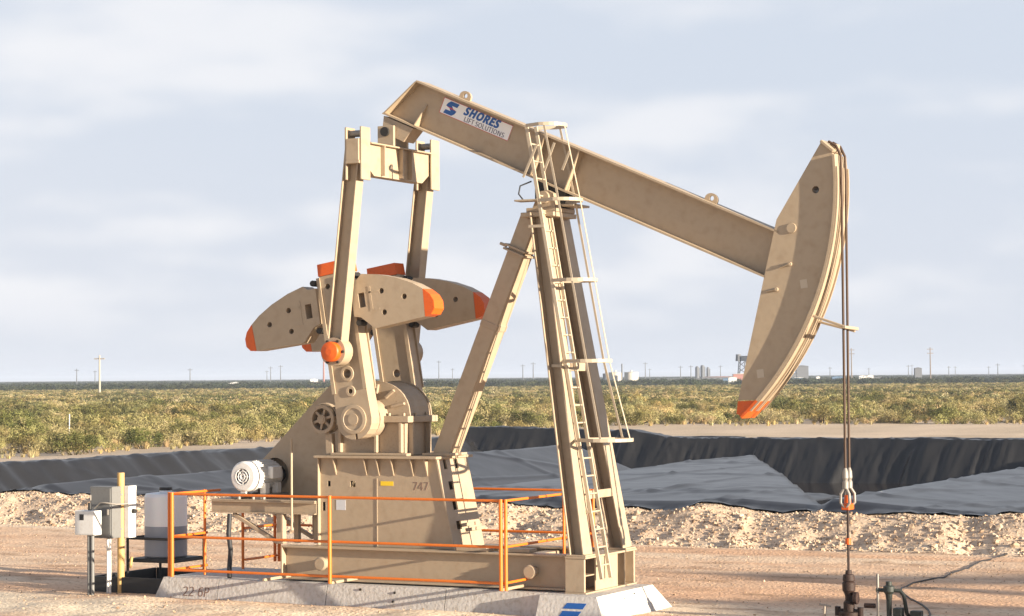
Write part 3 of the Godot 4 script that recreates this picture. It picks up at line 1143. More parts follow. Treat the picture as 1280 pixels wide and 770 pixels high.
func make_cranks(pj: Node3D) -> void:
	for s in [1.0, -1.0]:
		var cr := node("crank", pj)
		var z0 := 0.72 if s > 0 else -1.0
		var pts := []
		for k in 11:
			var t := PI + PI * k / 10.0
			pts.append(Vector2(cos(t) * 0.36, -0.02 + sin(t) * 0.34))
		pts.append_array([Vector2(0.34, 0.5), Vector2(0.31, 2.62), Vector2(-0.31, 2.62), Vector2(-0.34, 0.5)])
		csg_plate(pts, 0.28, "crank_arm", M.paint, cr, crank_xf(z0), [[0, 0.82, 0.075], [0.02, 0.50, 0.05], [-0.16, 2.42, 0.05]], [[0, -0.28, 0.05, 0.22, 0]])
		for q in [[0.0, 0.82, 0.13], [0.02, 0.50, 0.09]]:
			var boss := sb()
			lathe(boss, [Vector2(q[2] - 0.045, 0.0), Vector2(q[2] - 0.045, 0.025), Vector2(q[2], 0.025), Vector2(q[2] + 0.01, 0.0)], crank_xf(0) * Transform3D(Basis(Vector3.RIGHT, PI / 2 * s), Vector3(q[0], q[1], (1.0 if s > 0 else -1.0))), 20)
			put(boss, "hole_boss", M.paint, cr)
		var tip := sb()
		prism(tip, [Vector2(-0.31, 2.625), Vector2(0.31, 2.625), Vector2(0.30, 2.84), Vector2(-0.30, 2.84)], z0 - 0.03, z0 + 0.31, crank_xf(0))
		put(tip, "crank_tip", M.orange, cr)
		var rail := sb()
		for e in [-0.325, 0.325]:
			prism(rail, [Vector2(e - 0.035, 0.5), Vector2(e + 0.035, 0.5), Vector2(e + 0.035, 2.6), Vector2(e - 0.035, 2.6)], z0 - 0.03, z0 - 0.005, crank_xf(0))
			prism(rail, [Vector2(e - 0.035, 0.5), Vector2(e + 0.035, 0.5), Vector2(e + 0.035, 2.6), Vector2(e - 0.035, 2.6)], z0 + 0.285, z0 + 0.31, crank_xf(0))
		put(rail, "crank_rail", M.paint, cr)
		var disc := sb()
		var zo := 1.003 if s > 0 else -1.003
		lathe(disc, [Vector2(0.26, 0.0), Vector2(0.26, 0.03), Vector2(0.20, 0.035), Vector2(0.19, 0.02), Vector2(0.10, 0.02), Vector2(0.10, 0.04), Vector2(0.0, 0.04)], Transform3D(Basis(Vector3.RIGHT, PI / 2 * s), Vector3(-3.5, 3.31, zo)), 28)
		put(disc, "shaft_cap", M.paint, cr)
		for d in [-1.0, 1.0]:
			# counterweight: the flank with its holes, then the painted end
			var w := node("counterweight", cr)
			var prof := [Vector2(0.36, 1.78), Vector2(0.50, 1.74), Vector2(0.75, 1.50), Vector2(1.77, 1.53), Vector2(1.80, 2.02), Vector2(1.62, 2.15), Vector2(1.32, 2.30), Vector2(0.95, 2.43), Vector2(0.62, 2.50), Vector2(0.52, 2.42), Vector2(0.36, 2.42)]
			var end := [Vector2(1.775, 1.53), Vector2(1.90, 1.55), Vector2(1.98, 1.64), Vector2(1.985, 1.78), Vector2(1.93, 1.90), Vector2(1.805, 2.018)]
			var zw := 0.76 if s > 0 else -1.10
			csg_plate(prof.map(func(p): return Vector2(p.x * d, p.y)), 0.34, "weight_body", M.paint, w, crank_xf(zw), [[0.98 * d, 2.13, 0.05], [0.98 * d, 1.75, 0.05], [1.42 * d, 1.95, 0.05]], [[0.56 * d, 2.04, 0.13, 0.26, 0.0]])
			var e := sb()
			prism(e, end.map(func(p): return Vector2(p.x * d, p.y)), zw, zw + 0.34, crank_xf(0))
			put(e, "weight_end", M.orange, w)
			var sk := sb()
			var zf := 1.101 if s > 0 else -1.101
			for q in [[0.74, 2.05, 0.025, 0.42], [0.80, 2.15, 0.10, 0.025], [0.80, 1.83, 0.10, 0.025]]:
				prism(sk, [Vector2((q[0] - q[2]) * d, q[1] - q[3] / 2), Vector2((q[0] + q[2]) * d, q[1] - q[3] / 2), Vector2((q[0] + q[2]) * d, q[1] + q[3] / 2), Vector2((q[0] - q[2]) * d, q[1] + q[3] / 2)], zf, zf + 0.006 * s, crank_xf(0))
			put(sk, "cast_number", M.paint, w)
			for q in [[0.42, 2.52], [0.42, 1.66]]:
				var bt := sb()
				var p := crank_xf(0) * Vector3(q[0] * d, q[1], zw + 0.10)
				cyl(bt, p, p + Vector3(0, 0, 0.22), 0.055, 0.055, 8)
				put(bt, "clamp_bolt", M.dark, w)

func make_pitmans(pj: Node3D) -> void:
	for s in [1.0, -1.0]:
		var pin := crank_xf(0) * Vector3(0, 1.21, 0)
		var lo := Vector3(pin.x, pin.y, 1.26 * s)
		var hi := Vector3(-3.24, 8.42, 1.26 * s)
		var p := node("pitman", pj)
		var st := sb()
		var u := (hi - lo).normalized()
		hbeam(st, lo + u * 0.12, hi - u * 0.28, Vector3(1, 0, 0), 0.30, 0.24, 0.025, 0.02)
		put(st, "pitman_arm", M.paint, p)
		st = sb()
		cyl(st, lo + Vector3(0, 0, -0.14 * s), lo + Vector3(0, 0, 0.13 * s), 0.25, 0.25, 24)
		put(st, "pin_bearing", M.paint, p)
		st = sb()
		lathe(st, [Vector2(0.175, 0.0), Vector2(0.18, 0.10), Vector2(0.165, 0.13), Vector2(0.06, 0.15), Vector2(0.0, 0.15)], Transform3D(Basis(Vector3.RIGHT, PI / 2 * s), lo + Vector3(0, 0, 0.131 * s)), 24)
		put(st, "bearing_cap", M.orange, p)
		var spots := []
		for k in 6:
			spots.append(lo + Vector3(cos(k * TAU / 6) * 0.21, sin(k * TAU / 6) * 0.21, 0.131 * s))
		bolts(p, spots, Vector3(0, 0, 0.03 * s), 0.025, M.dark)
		st = sb()
		cyl(st, Vector3(lo.x, lo.y, 1.0 * s), Vector3(lo.x, lo.y, 1.14 * s), 0.12, 0.12, 16)
		put(st, "wrist_pin", M.steel, p)
		# clevis at the top that grips the equalizer
		st = sb()
		for d in [-1.0, 1.0]:
			box2(st, Vector3(-3.245 + 0.135 * d, 7.52, 1.10 * s), Vector3(-3.245 + 0.175 * d, 8.45, 1.40 * s))
		box2(st, Vector3(-3.375, 7.85, 1.36 * s), Vector3(-3.115, 8.24, 1.43 * s))
		box2(st, Vector3(-3.385, 7.80, 1.15 * s), Vector3(-3.105, 7.86, 1.43 * s))
		put(st, "pitman_clevis", M.paint, p)
		st = sb()
		cyl(st, Vector3(-3.38, 8.34, 1.26 * s), Vector3(-3.11, 8.34, 1.26 * s), 0.06, 0.06, 12)
		put(st, "clevis_pin", M.steel, p)

func make_equalizer(pj: Node3D) -> void:
	var q := node("equalizer", pj)
	var st := sb()
	var prof := [Vector2(1.11, 8.17), Vector2(-1.11, 8.17), Vector2(-1.11, 7.78), Vector2(-0.86, 7.62), Vector2(0.86, 7.62), Vector2(1.11, 7.78)]
	var xf := Transform3D(Basis(Vector3(0, 0, 1), Vector3(0, 1, 0), Vector3(1, 0, 0)), Vector3(-3.25, 0, 0))
	prism(st, prof, -0.11, 0.11, xf)
	put(st, "equalizer_beam", M.paint, q)
	st = sb()
	box2(st, Vector3(-3.45, 8.173, -1.09), Vector3(-3.05, 8.20, 1.09))
	put(st, "top_flange", M.paint, q)
	for z in [0.62, -0.02, -0.35]:
		var r := sb()
		box2(r, Vector3(-3.138, 7.64, z - 0.012), Vector3(-3.05, 8.17, z + 0.012))
		put(r, "rib", M.paint, q)
	for z in [0.24, -0.24]:
		st = sb()
		box2(st, Vector3(-3.42, 8.202, z - 0.03), Vector3(-3.08, 8.58, z + 0.03))
		put(st, "bearing_bracket", M.paint, q)
	st = sb()
	cyl(st, Vector3(-3.25, 8.47, -0.32), Vector3(-3.25, 8.47, 0.32), 0.085, 0.085, 16)
	put(st, "tail_pin", M.dark, q)
	st = sb()
	prism(st, [Vector2(-3.38, 8.40), Vector2(-3.10, 8.36), Vector2(-2.93, 8.28), Vector2(-2.72, 8.505), Vector2(-3.33, 8.772)], -0.19, 0.19)
	put(st, "tail_bearing", M.paint_scuffed, q)

func make_beam(pj: Node3D) -> void:
	var b := node("walking_beam", pj)
	var xf := beam_xf()
	var st := sb()
	prism(st, [Vector2(-3.60, 0.036), Vector2(4.35, 0.036), Vector2(4.25, 0.764), Vector2(-3.22, 0.764)], -0.012, 0.012, xf)
	put(st, "web", M.paint, b)
	st = sb()
	prism(st, [Vector2(-3.66, 0.0), Vector2(4.3, 0.0), Vector2(4.3, 0.034), Vector2(-3.64, 0.034)], -0.22, 0.22, xf)
	put(st, "bottom_flange", M.paint, b)
	st = sb()
	prism(st, [Vector2(-3.235, 0.766), Vector2(4.25, 0.766), Vector2(4.25, 0.80), Vector2(-3.215, 0.80)], -0.22, 0.22, xf)
	put(st, "top_flange", M.paint, b)
	st = sb()
	prism(st, [Vector2(-3.635, 0.036), Vector2(-3.605, 0.036), Vector2(-3.215, 0.764), Vector2(-3.245, 0.764)], -0.218, 0.218, xf)
	put(st, "end_plate", M.paint, b)
	for e in [-2.95, -0.42, 0.30]:
		for s in [1.0, -1.0]:
			st = sb()
			var tall := 0.45 if e < -2.0 else 0.762
			prism(st, [Vector2(0.013 * s, 0.037), Vector2(0.21 * s, 0.037), Vector2(0.21 * s if e > -2.0 else 0.03 * s, tall), Vector2(0.013 * s, tall)], e - 0.01, e + 0.01, xf * Transform3D(Basis(Vector3(0, 0, 1), Vector3(0, 1, 0), Vector3(1, 0, 0)), Vector3.ZERO))
			put(st, "stiffener", M.paint, b)
	for p in [Vector2(-1.73, 9.07), Vector2(2.95, 7.03)]:
		var e: float = (p - B0).dot(BE)
		st = sb()
		var ring := []
		for k in 13:
			var t := PI * k / 12.0
			ring.append(Vector2(e + cos(t) * 0.12, 0.845 + sin(t) * 0.10))
		ring.append_array([Vector2(e - 0.12, 0.803), Vector2(e + 0.12, 0.803)])
		csg_plate(ring, 0.05, "lifting_eye", M.paint, b, xf * Transform3D(Basis(), Vector3(0, 0, -0.025)), [[e, 0.862, 0.042]], [])
	# sign plate on both sides of the web
	var sg := node("sign", b)
	st = sb()
	prism(st, [Vector2(-2.66, 0.48), Vector2(-1.16, 0.48), Vector2(-1.16, 0.80 - 0.03), Vector2(-2.66, 0.77)].map(func(p): return Vector2(p.x, p.y - 0.07)), 0.013, 0.03, xf)
	put(st, "sign_plate", M.sign_white, sg)
	st = sb()
	for r in [[-2.66, -1.16, 0.41, 0.418], [-2.66, -1.16, 0.692, 0.70], [-2.66, -2.652, 0.418, 0.692], [-1.168, -1.16, 0.418, 0.692]]:
		prism(st, [Vector2(r[0], r[2]), Vector2(r[1], r[2]), Vector2(r[1], r[3]), Vector2(r[0], r[3])], 0.0305, 0.033, xf)
	put(st, "sign_border", M.sign_red, sg)
	logo(sg, xf * Transform3D(Basis(), Vector3(-2.45, 0.555, 0.031)), 0.24)
	var sl := Basis(Vector3(1, 0, 0), Vector3(0.22, 1, 0), Vector3(0, 0, 1))
	text("SHORES", 0.20, M.sign_blue, sg, "lettering", xf * Transform3D(sl, Vector3(-1.80, 0.61, 0.033)))
	text("LIFT SOLUTIONS", 0.118, M.sign_dark, sg, "lettering", xf * Transform3D(Basis(), Vector3(-1.70, 0.475, 0.033)), 0.004, false)

func make_horsehead(pj: Node3D) -> void:
	var h := node("horsehead", pj)
	var c := Vector2(0, 7.15)
	var arc := []
	for k in 25:
		var t := deg_to_rad(5.0 - 52.2 * k / 24.0)
		arc.append(c + Vector2(cos(t), sin(t)) * 5.17)
	var cut := 22
	var body := [Vector2(4.94, 7.82), Vector2(5.07, 7.72)]
	for k in cut + 1:
		body.append(arc[k])
	body.append_array([Vector2(3.45, 3.62), Vector2(3.92, 5.6), Vector2(4.16, 6.59)])
	var st := sb()
	csg_plate(body, 0.44, "side_plates", M.paint, h, Transform3D(Basis(), Vector3(0, 0, -0.22)), [[4.84, 7.05, 0.06]], [])
	st = sb()
	prism(st, [Vector2(3.447, 3.605), arc[cut] + Vector2(0, -0.012), arc[23], arc[24], Vector2(3.42, 3.40)], -0.22, 0.22)
	put(st, "tip", M.orange, h)
	# the curved face the wire rope lies on, wider than the head
	for part in [["arc_plate", 0, cut, M.paint], ["arc_plate_tip", cut, 24, M.orange]]:
		st = sb()
		var loop := []
		for k in range(part[1], part[2] + 1):
			loop.append(c + (arc[k] - c).normalized() * 5.215)
		for k in range(part[2], part[1] - 1, -1):
			loop.append(c + (arc[k] - c).normalized() * 5.173)
		prism(st, loop, -0.305, 0.305)
		put(st, part[0], part[3], h)
	st = sb()
	for z in [-0.30, -0.06, 0.02, 0.265]:
		var loop := []
		for k in range(1, 24):
			loop.append(c + (arc[k] - c).normalized() * 5.245)
		for k in range(23, 0, -1):
			loop.append(c + (arc[k] - c).normalized() * 5.217)
		prism(st, loop, z, z + 0.035)
	put(st, "rope_guide", M.paint_scuffed, h)
	st = sb()
	bar(st, Vector3(4.95, 7.84, 0), Vector3(5.16, 7.66, 0), 0.05, 0.56)
	box(st, Vector3(5.08, 7.76, 0.0), Vector3(0.16, 0.07, 0.2))
	put(st, "rope_anchor", M.paint, h)
	st = sb()
	cyl(st, Vector3(4.42, 6.44, 0.221), Vector3(4.42, 6.44, 0.245), 0.085, 0.08, 20)
	put(st, "pin_cap", M.paint, h)
	for p in [[4.20, 5.79, 4.39, 5.85], [3.98, 5.41, 4.15, 5.44]]:
		st = sb()
		tube(st, [Vector3(p[0], p[1], 0.24), Vector3(p[2], p[3], 0.26)], 0.014, 8)
		cyl(st, Vector3(p[2], p[3], 0.221), Vector3(p[2], p[3], 0.265), 0.035, 0.03, 12)
		put(st, "latch", M.paint, h)
	for p in [Vector2(4.62, 5.52), Vector2(3.85, 4.06)]:
		st = sb()
		box(st, Vector3(p.x, p.y, 0.2225), Vector3(0.12, 0.14, 0.003), Basis(Vector3.BACK, 0.12))
		put(st, "decal", M.decal, h)

func make_post(pj: Node3D) -> void:
	var t := node("samson_post", pj)
	var lx := func(y: float) -> float: return 0.97 - 0.161 * (y - 1.0)
	var lz := func(y: float) -> float: return 0.81 - 0.081 * (y - 1.0)
	for s in [1.0, -1.0]:
		var st := sb()
		hbeam(st, Vector3(lx.call(1.022) - 0.135, 1.022, lz.call(1.022) * s), Vector3(lx.call(6.88) - 0.135, 6.88, lz.call(6.88) * s), Vector3(1, 0.16, 0), 0.27, 0.36, 0.028, 0.02)
		put(st, "leg", M.paint, t)
		var ft := sb()
		box2(ft, Vector3(0.66, 1.021, (0.81 - 0.22) * s), Vector3(1.02, 1.05, (0.81 + 0.22) * s))
		put(ft, "leg_foot", M.paint, t)
	for y in [2.02, 4.2]:
		var st := sb()
		var w: float = lz.call(y)
		box2(st, Vector3(lx.call(y) - 0.04, y - 0.07, -w + 0.16), Vector3(lx.call(y) - 0.005, y + 0.07, w - 0.16))
		put(st, "tie_bar", M.paint, t)
	# rear brace down to the gear base
	var st := sb()
	bar(st, Vector3(-2.21, 2.655, 0), Vector3(-0.43, 6.80, 0), 0.32, 0.38)
	put(st, "rear_brace", M.paint, t)
	st = sb()
	box(st, Vector3(-1.22, 4.95, 0), Vector3(0.34, 0.12, 0.40), Basis(Vector3.BACK, -0.406))
	put(st, "brace_band", M.paint_scuffed, t)
	st = sb()
	box(st, Vector3(-0.66, 6.28, 0), Vector3(0.44, 0.035, 0.52), Basis(Vector3.BACK, -0.406))
	box(st, Vector3(-0.69, 6.21, 0), Vector3(0.44, 0.035, 0.52), Basis(Vector3.BACK, -0.406))
	box(st, Vector3(-0.93, 6.36, 0.16), Vector3(0.14, 0.05, 0.05), Basis(Vector3.BACK, -0.406))
	put(st, "brace_flange", M.paint_scuffed, t)
	st = sb()
	box2(st, Vector3(-2.5, 2.652, -0.34), Vector3(-1.95, 2.70, 0.34))
	put(st, "brace_foot", M.paint, t)
	st = sb()
	box2(st, Vector3(-0.44, 6.80, -0.46), Vector3(0.20, 6.88, 0.46))
	box2(st, Vector3(-0.36, 6.885, -0.40), Vector3(0.20, 6.96, 0.40))
	put(st, "post_cap", M.paint, t)
	for z in [0.30, -0.30]:
		st = sb()
		prism(st, [Vector2(-0.24, 6.962), Vector2(0.20, 6.962), Vector2(0.14, 7.20), Vector2(0.02, 7.26), Vector2(-0.12, 7.22)], z - 0.09, z + 0.09)
		put(st, "bearing_stand", M.paint_scuffed, t)
	st = sb()
	cyl(st, Vector3(-0.01, 7.13, -0.46), Vector3(-0.01, 7.13, 0.46), 0.11, 0.11, 20)
	put(st, "saddle_shaft", M.paint_scuffed, t)
	st = sb()
	prism(st, [Vector2(-0.30, 7.0), Vector2(0.26, 7.0), Vector2(0.30, 7.212), Vector2(-0.30, 7.474)].map(func(p): return p), -0.17, 0.17)
	put(st, "saddle", M.dark, t)
	# step plates at the top, as seen beside the bearing
	st = sb()
	box2(st, Vector3(-0.46, 7.06, 0.40), Vector3(-0.02, 7.09, 0.66))
	box2(st, Vector3(0.22, 6.98, -0.45), Vector3(0.46, 7.02, 0.20))
	put(st, "step_plate", M.ladder, t)
	st = sb()
	tube(st, [Vector3(-0.25, 7.42, 0.4), Vector3(-0.42, 7.34, 0.5), Vector3(-0.44, 7.2, 0.52), Vector3(-0.36, 7.1, 0.52)], 0.014, 8)
	put(st, "grease_line", M.rubber, t)

func make_ladder(pj: Node3D) -> void:
	var l := node("ladder", pj)
	var lx := func(y: float) -> float: return 1.12 - 0.174 * (y - 0.65)
	for z in [0.63, 0.27]:
		var st := sb()
		bar(st, Vector3(lx.call(0.62), 0.62, z), Vector3(lx.call(8.38), 8.38, z), 0.065, 0.03, Vector3(0, 0, 1))
		put(st, "ladder_rail", M.ladder, l)
	var y := 0.85
	while y < 8.3:
		var st := sb()
		cyl(st, Vector3(lx.call(y), y, 0.284), Vector3(lx.call(y), y, 0.616), 0.016, 0.016, 8, false)
		put(st, "rung", M.ladder, l)
		y += 0.3
	var cage := node("safety_cage", pj)
	var hoops := [[8.36, 0.62, 0.34], [7.06, 0.68, 0.36], [5.68, 0.70, 0.37], [4.30, 0.72, 0.38], [2.96, 0.86, 0.48]]
	var tops := []
	for h in hoops:
		var yy: float = h[0]
		var pts := [Vector3(lx.call(yy), yy, 0.66)]
		var marks := []
		for k in 13:
			var a := PI / 2 - PI * k / 12.0
			var p := Vector3(lx.call(yy) + 0.03 + h[1] - h[2] + cos(a) * h[2], yy, 0.45 + sin(a) * h[2])
			pts.append(p)
			if k in [1, 6, 11]:
				marks.append(p)
		pts.append(Vector3(lx.call(yy), yy, 0.24))
		var st := sb()
		strip(st, pts, 0.06, 0.01)
		put(st, "hoop", M.ladder, cage)
		tops.append(marks)
	for k in 3:
		var st := sb()
		for i in hoops.size() - 1:
			var a: Vector3 = tops[i][k]
			var b: Vector3 = tops[i + 1][k]
			var inward := Vector3(-0.012, 0, 0) if k == 1 else Vector3(0, 0, -0.012 if k == 0 else 0.012)
			bar(st, a + inward, b + inward, 0.008, 0.04, Vector3(0, 0, 1) if k == 1 else Vector3(1, 0, 0))
		put(st, "cage_strap", M.ladder, cage)
	# stays between ladder and post, and the braces of the extension above it
	for yy in [1.75, 4.22, 6.62]:
		var st := sb()
		bar(st, Vector3(lx.call(yy) - 0.27, yy, 0.652), Vector3(lx.call(yy) + 0.03, yy, 0.652), 0.05, 0.012)
		put(st, "stay", M.ladder, l)
	for q in [[Vector3(-0.28, 7.47, 0.655), Vector3(-0.02, 8.02, 0.655)], [Vector3(0.02, 7.58, 0.45), Vector3(0.22, 8.06, 0.45)], [Vector3(0.28, 7.60, 0.27), Vector3(0.42, 7.92, 0.27)]]:
		var st := sb()
		bar(st, q[0], q[1], 0.045, 0.012)
		put(st, "stay", M.ladder, l)

func make_drive(pj: Node3D) -> void:
	# deck behind the gear base with motor and belt guard
	var d := node("motor_deck", pj)
	for z in [0.6, -0.6]:
		var st := sb()
		hbeam(st, Vector3(-6.83, 1.69, z), Vector3(-4.545, 1.69, z), Vector3.UP, 0.22, 0.14, 0.02, 0.014)
		put(st, "deck_beam", M.paint, d)
		st = sb()
		bar(st, Vector3(-5.3, 1.04, z), Vector3(-5.3, 1.578, z), 0.14, 0.12)
		put(st, "deck_post", M.paint, d)
		st = sb()
		bar(st, Vector3(-6.35, 1.56, z), Vector3(-5.38, 1.06, z), 0.07, 0.07)
		put(st, "deck_brace", M.paint, d)
	for x in [-5.15, -4.72]:
		var st := sb()
		bar(st, Vector3(x, 1.04, 0.3), Vector3(x, 1.578, 0.3), 0.10, 0.10)
		put(st, "deck_post", M.paint, d)
	var st := sb()
	box2(st, Vector3(-6.80, 1.802, -0.66), Vector3(-4.55, 1.83, 0.66))
	put(st, "deck_plate", M.paint_scuffed, d)
	st = sb()
	bar(st, Vector3(-6.75, 1.69, -0.52), Vector3(-6.75, 1.69, 0.52), 0.12, 0.1)
	bar(st, Vector3(-4.9, 1.69, -0.52), Vector3(-4.9, 1.69, 0.52), 0.12, 0.1)
	put(st, "deck_cross_bar", M.paint, d)
	var m := node("electric_motor", pj)
	var ax := Transform3D(Basis(Vector3(1, 0, 0), Vector3(0, 0, 1), Vector3(0, -1, 0)), Vector3(-6.05, 2.25, 0))
	st = sb()
	lathe(st, [Vector2(0.16, 0.74), Vector2(0.245, 0.735), Vector2(0.28, 0.70), Vector2(0.285, 0.52), Vector2(0.262, 0.50), Vector2(0.262, -0.18), Vector2(0.23, -0.26), Vector2(0.08, -0.28), Vector2(0.08, -0.30)], ax, 36)
	put(st, "motor_frame", M.white, m)
	st = sb()
	for k in 30:
		var t := TAU * k / 30.0
		var o := Vector3(cos(t), sin(t), 0)
		if o.y < -0.75:
			continue
		bar(st, Vector3(-6.05, 2.25, -0.15) + o * 0.272, Vector3(-6.05, 2.25, 0.49) + o * 0.272, 0.008, 0.03, o)
	put(st, "cooling_fins", M.white, m)
	st = sb()
	cyl(st, Vector3(-6.05, 2.25, 0.66), Vector3(-6.05, 2.25, 0.68), 0.158, 0.158, 24)
	put(st, "fan", M.label_pale, m)
	st = sb()
	for r in [0.05, 0.10, 0.152]:
		lathe(st, [Vector2(r - 0.01, 0.73), Vector2(r, 0.745), Vector2(r + 0.01, 0.73)], ax, 24)
	for k in 8:
		var t := TAU * k / 8.0
		bar(st, Vector3(-6.05, 2.25, 0.732), Vector3(-6.05 + cos(t) * 0.165, 2.25 + sin(t) * 0.165, 0.732), 0.02, 0.01)
	put(st, "fan_grille", M.white, m)
	st = sb()
	for x in [-6.27, -5.83]:
		for z in [0.34, -0.05]:
			box2(st, Vector3(x - 0.06, 1.92, z - 0.07), Vector3(x + 0.06, 2.12, z + 0.07))
	put(st, "motor_feet", M.white, m)
	st = sb()
	box2(st, Vector3(-5.80, 2.2, 0.0), Vector3(-5.68, 2.42, 0.3))
	put(st, "terminal_box", M.white, m)
	st = sb()
	for x in [-6.27, -5.83]:
		box2(st, Vector3(x - 0.08, 1.832, -0.35), Vector3(x + 0.08, 1.918, 0.62))
	put(st, "slide_rail", M.steel, m)
	for p in [Vector3(-6.42, 1.832, 0.52), Vector3(-6.2, 1.832, 0.64), Vector3(-5.9, 1.832, 0.62), Vector3(-5.72, 1.832, 0.55)]:
		var b := sb()
		cyl(b, p, p + Vector3(0, 0.09, 0), 0.035, 0.035, 6)
		put(b, "adjusting_bolt", M.steel, m)
	st = sb()
	cyl(st, Vector3(-6.05, 2.25, -0.46), Vector3(-6.05, 2.25, -0.30), 0.16, 0.16, 24)
	put(st, "motor_sheave", M.dark, m)
	var g := node("belt_guard", pj)
	var a0 := Vector2(-6.05, 2.25)
	var a1 := Vector2(-4.42, 3.30)
	var hull := PackedVector2Array()
	for k in 32:
		var t := TAU * k / 32.0
		hull.append(a0 + Vector2(cos(t), sin(t)) * 0.38)
		hull.append(a1 + Vector2(cos(t), sin(t)) * 0.72)
	hull.append(Vector2(-4.6, 1.84))
	hull.append(Vector2(-6.2, 1.84))
	var hp := Array(Geometry2D.convex_hull(hull))
	hp.pop_back()
	st = sb()
	prism(st, hp, -0.72, -0.66)
	put(st, "guard_back", M.paint, g)
	csg_plate(hp, 0.02, "guard_front", M.paint, g, Transform3D(Basis(), Vector3(0, 0, -0.34)), [[-6.05, 2.25, 0.31]], [])
	st = sb()
	for i in hp.size():
		var p: Vector2 = hp[i]
		var q: Vector2 = hp[(i + 1) % hp.size()]
		if minf(p.y, q.y) < 1.86 and absf(p.y - q.y) < 0.02:
			continue
		bar(st, Vector3(p.x, p.y, -0.50), Vector3(q.x, q.y, -0.50), 0.02, 0.34)
	put(st, "guard_rim", M.paint, g)
	st = sb()
	tube(st, [Vector3(-5.0, 1.3, 0.72), Vector3(-5.0, 2.95, 0.72)], 0.022, 8)
	put(st, "brake_lever", M.paint, pj)

func make_bridle(pj: Node3D) -> void:
	var b := node("wire_bridle", pj)
	for z in [0.11, -0.11]:
		var pts := [Vector3(5.03, 7.84, z), Vector3(5.16, 7.76, z), Vector3(5.235, 7.6, z)]
		for y in [7.3, 7.15, 6.0, 4.5, 3.4, 2.46]:
			pts.append(Vector3(5.245, y, lerpf(z, z * 0.9, (7.3 - y) / 4.9)))
		var st := sb()
		tube(st, pts, 0.022, 8)
		put(st, "wire_rope", M.rope, b)
		st = sb()
		var q := Vector3(5.245, 2.46, z * 0.9)
		lathe(st, [Vector2(0.022, 0.06), Vector2(0.045, 0.0), Vector2(0.05, -0.1), Vector2(0.035, -0.14), Vector2(0.05, -0.17), Vector2(0.05, -0.27), Vector2(0.02, -0.29)], Transform3D(Basis(), q), 14)
		put(st, "rope_socket", M.steel, b)
		st = sb()
		tube(st, [q + Vector3(0, -0.24, 0), q + Vector3(0.07, -0.36, z * 0.3), q + Vector3(0.075, -0.50, z * 0.3), q + Vector3(0.0, -0.60, 0), q + Vector3(-0.075, -0.50, z * 0.3), q + Vector3(-0.07, -0.36, z * 0.3), q + Vector3(0, -0.24, 0)], 0.026, 8)
		put(st, "link", M.steel, b)
	var st := sb()
	box2(st, Vector3(5.18, 1.84, -0.13), Vector3(5.31, 1.94, 0.13))
	cyl(st, Vector3(5.245, 1.952, 0), Vector3(5.245, 2.08, 0), 0.06, 0.05, 12)
	put(st, "carrier_bar", M.orange, b)
	st = sb()
	cyl(st, Vector3(5.245, 0.80, 0), Vector3(5.245, 2.16, 0), 0.022, 0.022, 10)
	put(st, "polished_rod", M.rust, b)
	st = sb()
	cyl(st, Vector3(5.245, 1.28, 0), Vector3(5.245, 1.38, 0), 0.05, 0.05, 10)
	put(st, "rod_clamp", M.orange, b)
	# guide bars that keep the rope near the head
	st = sb()
	bar(st, Vector3(4.70, 5.02, 0.24), Vector3(5.33, 4.80, 0.24), 0.04, 0.04)
	bar(st, Vector3(4.66, 4.92, -0.24), Vector3(5.33, 4.74, -0.24), 0.04, 0.04)
	bar(st, Vector3(5.33, 4.78, -0.34), Vector3(5.33, 4.80, 0.34), 0.05, 0.06, Vector3(1, 0, 0))
	put(st, "rope_keeper", M.paint, b)

func make_pump_jack() -> Node3D:
	var pj := thing("pump_jack", "tan oil pump jack with orange tipped counterweights and blue lettered sign", "pump jack", Vector3.ZERO)
	make_skid(pj)
	make_gear_base(pj)
	make_gearbox(pj)
	make_cranks(pj)
	make_pitmans(pj)
	make_equalizer(pj)
	make_beam(pj)
	make_horsehead(pj)
	make_post(pj)
	make_ladder(pj)
	make_drive(pj)
	make_bridle(pj)
	return pj

# ---------------------------------------------------------------- things round the unit
func frustum(st: SurfaceTool, lo: Rect2, hi: Rect2, y0: float, y1: float) -> void:
	# block with a larger foot than top; rects in x, z
	var a := [Vector3(lo.position.x, y0, lo.position.y), Vector3(lo.end.x, y0, lo.position.y), Vector3(lo.end.x, y0, lo.end.y), Vector3(lo.position.x, y0, lo.end.y)]
	var b := [Vector3(hi.position.x, y1, hi.position.y), Vector3(hi.end.x, y1, hi.position.y), Vector3(hi.end.x, y1, hi.end.y), Vector3(hi.position.x, y1, hi.end.y)]
	flat(st, b, Vector3.UP)
	flat(st, a, Vector3.DOWN)
	for i in 4:
		var j := (i + 1) % 4
		var n: Vector3 = (b[i] - a[i]).cross(a[j] - a[i]).normalized()
		var mid: Vector3 = (a[i] + a[j]) * 0.5 - (a[0] + a[2]) * 0.5
		if n.dot(mid) < 0:
			n = -n
		flat(st, [a[i], a[j], b[j], b[i]], n)

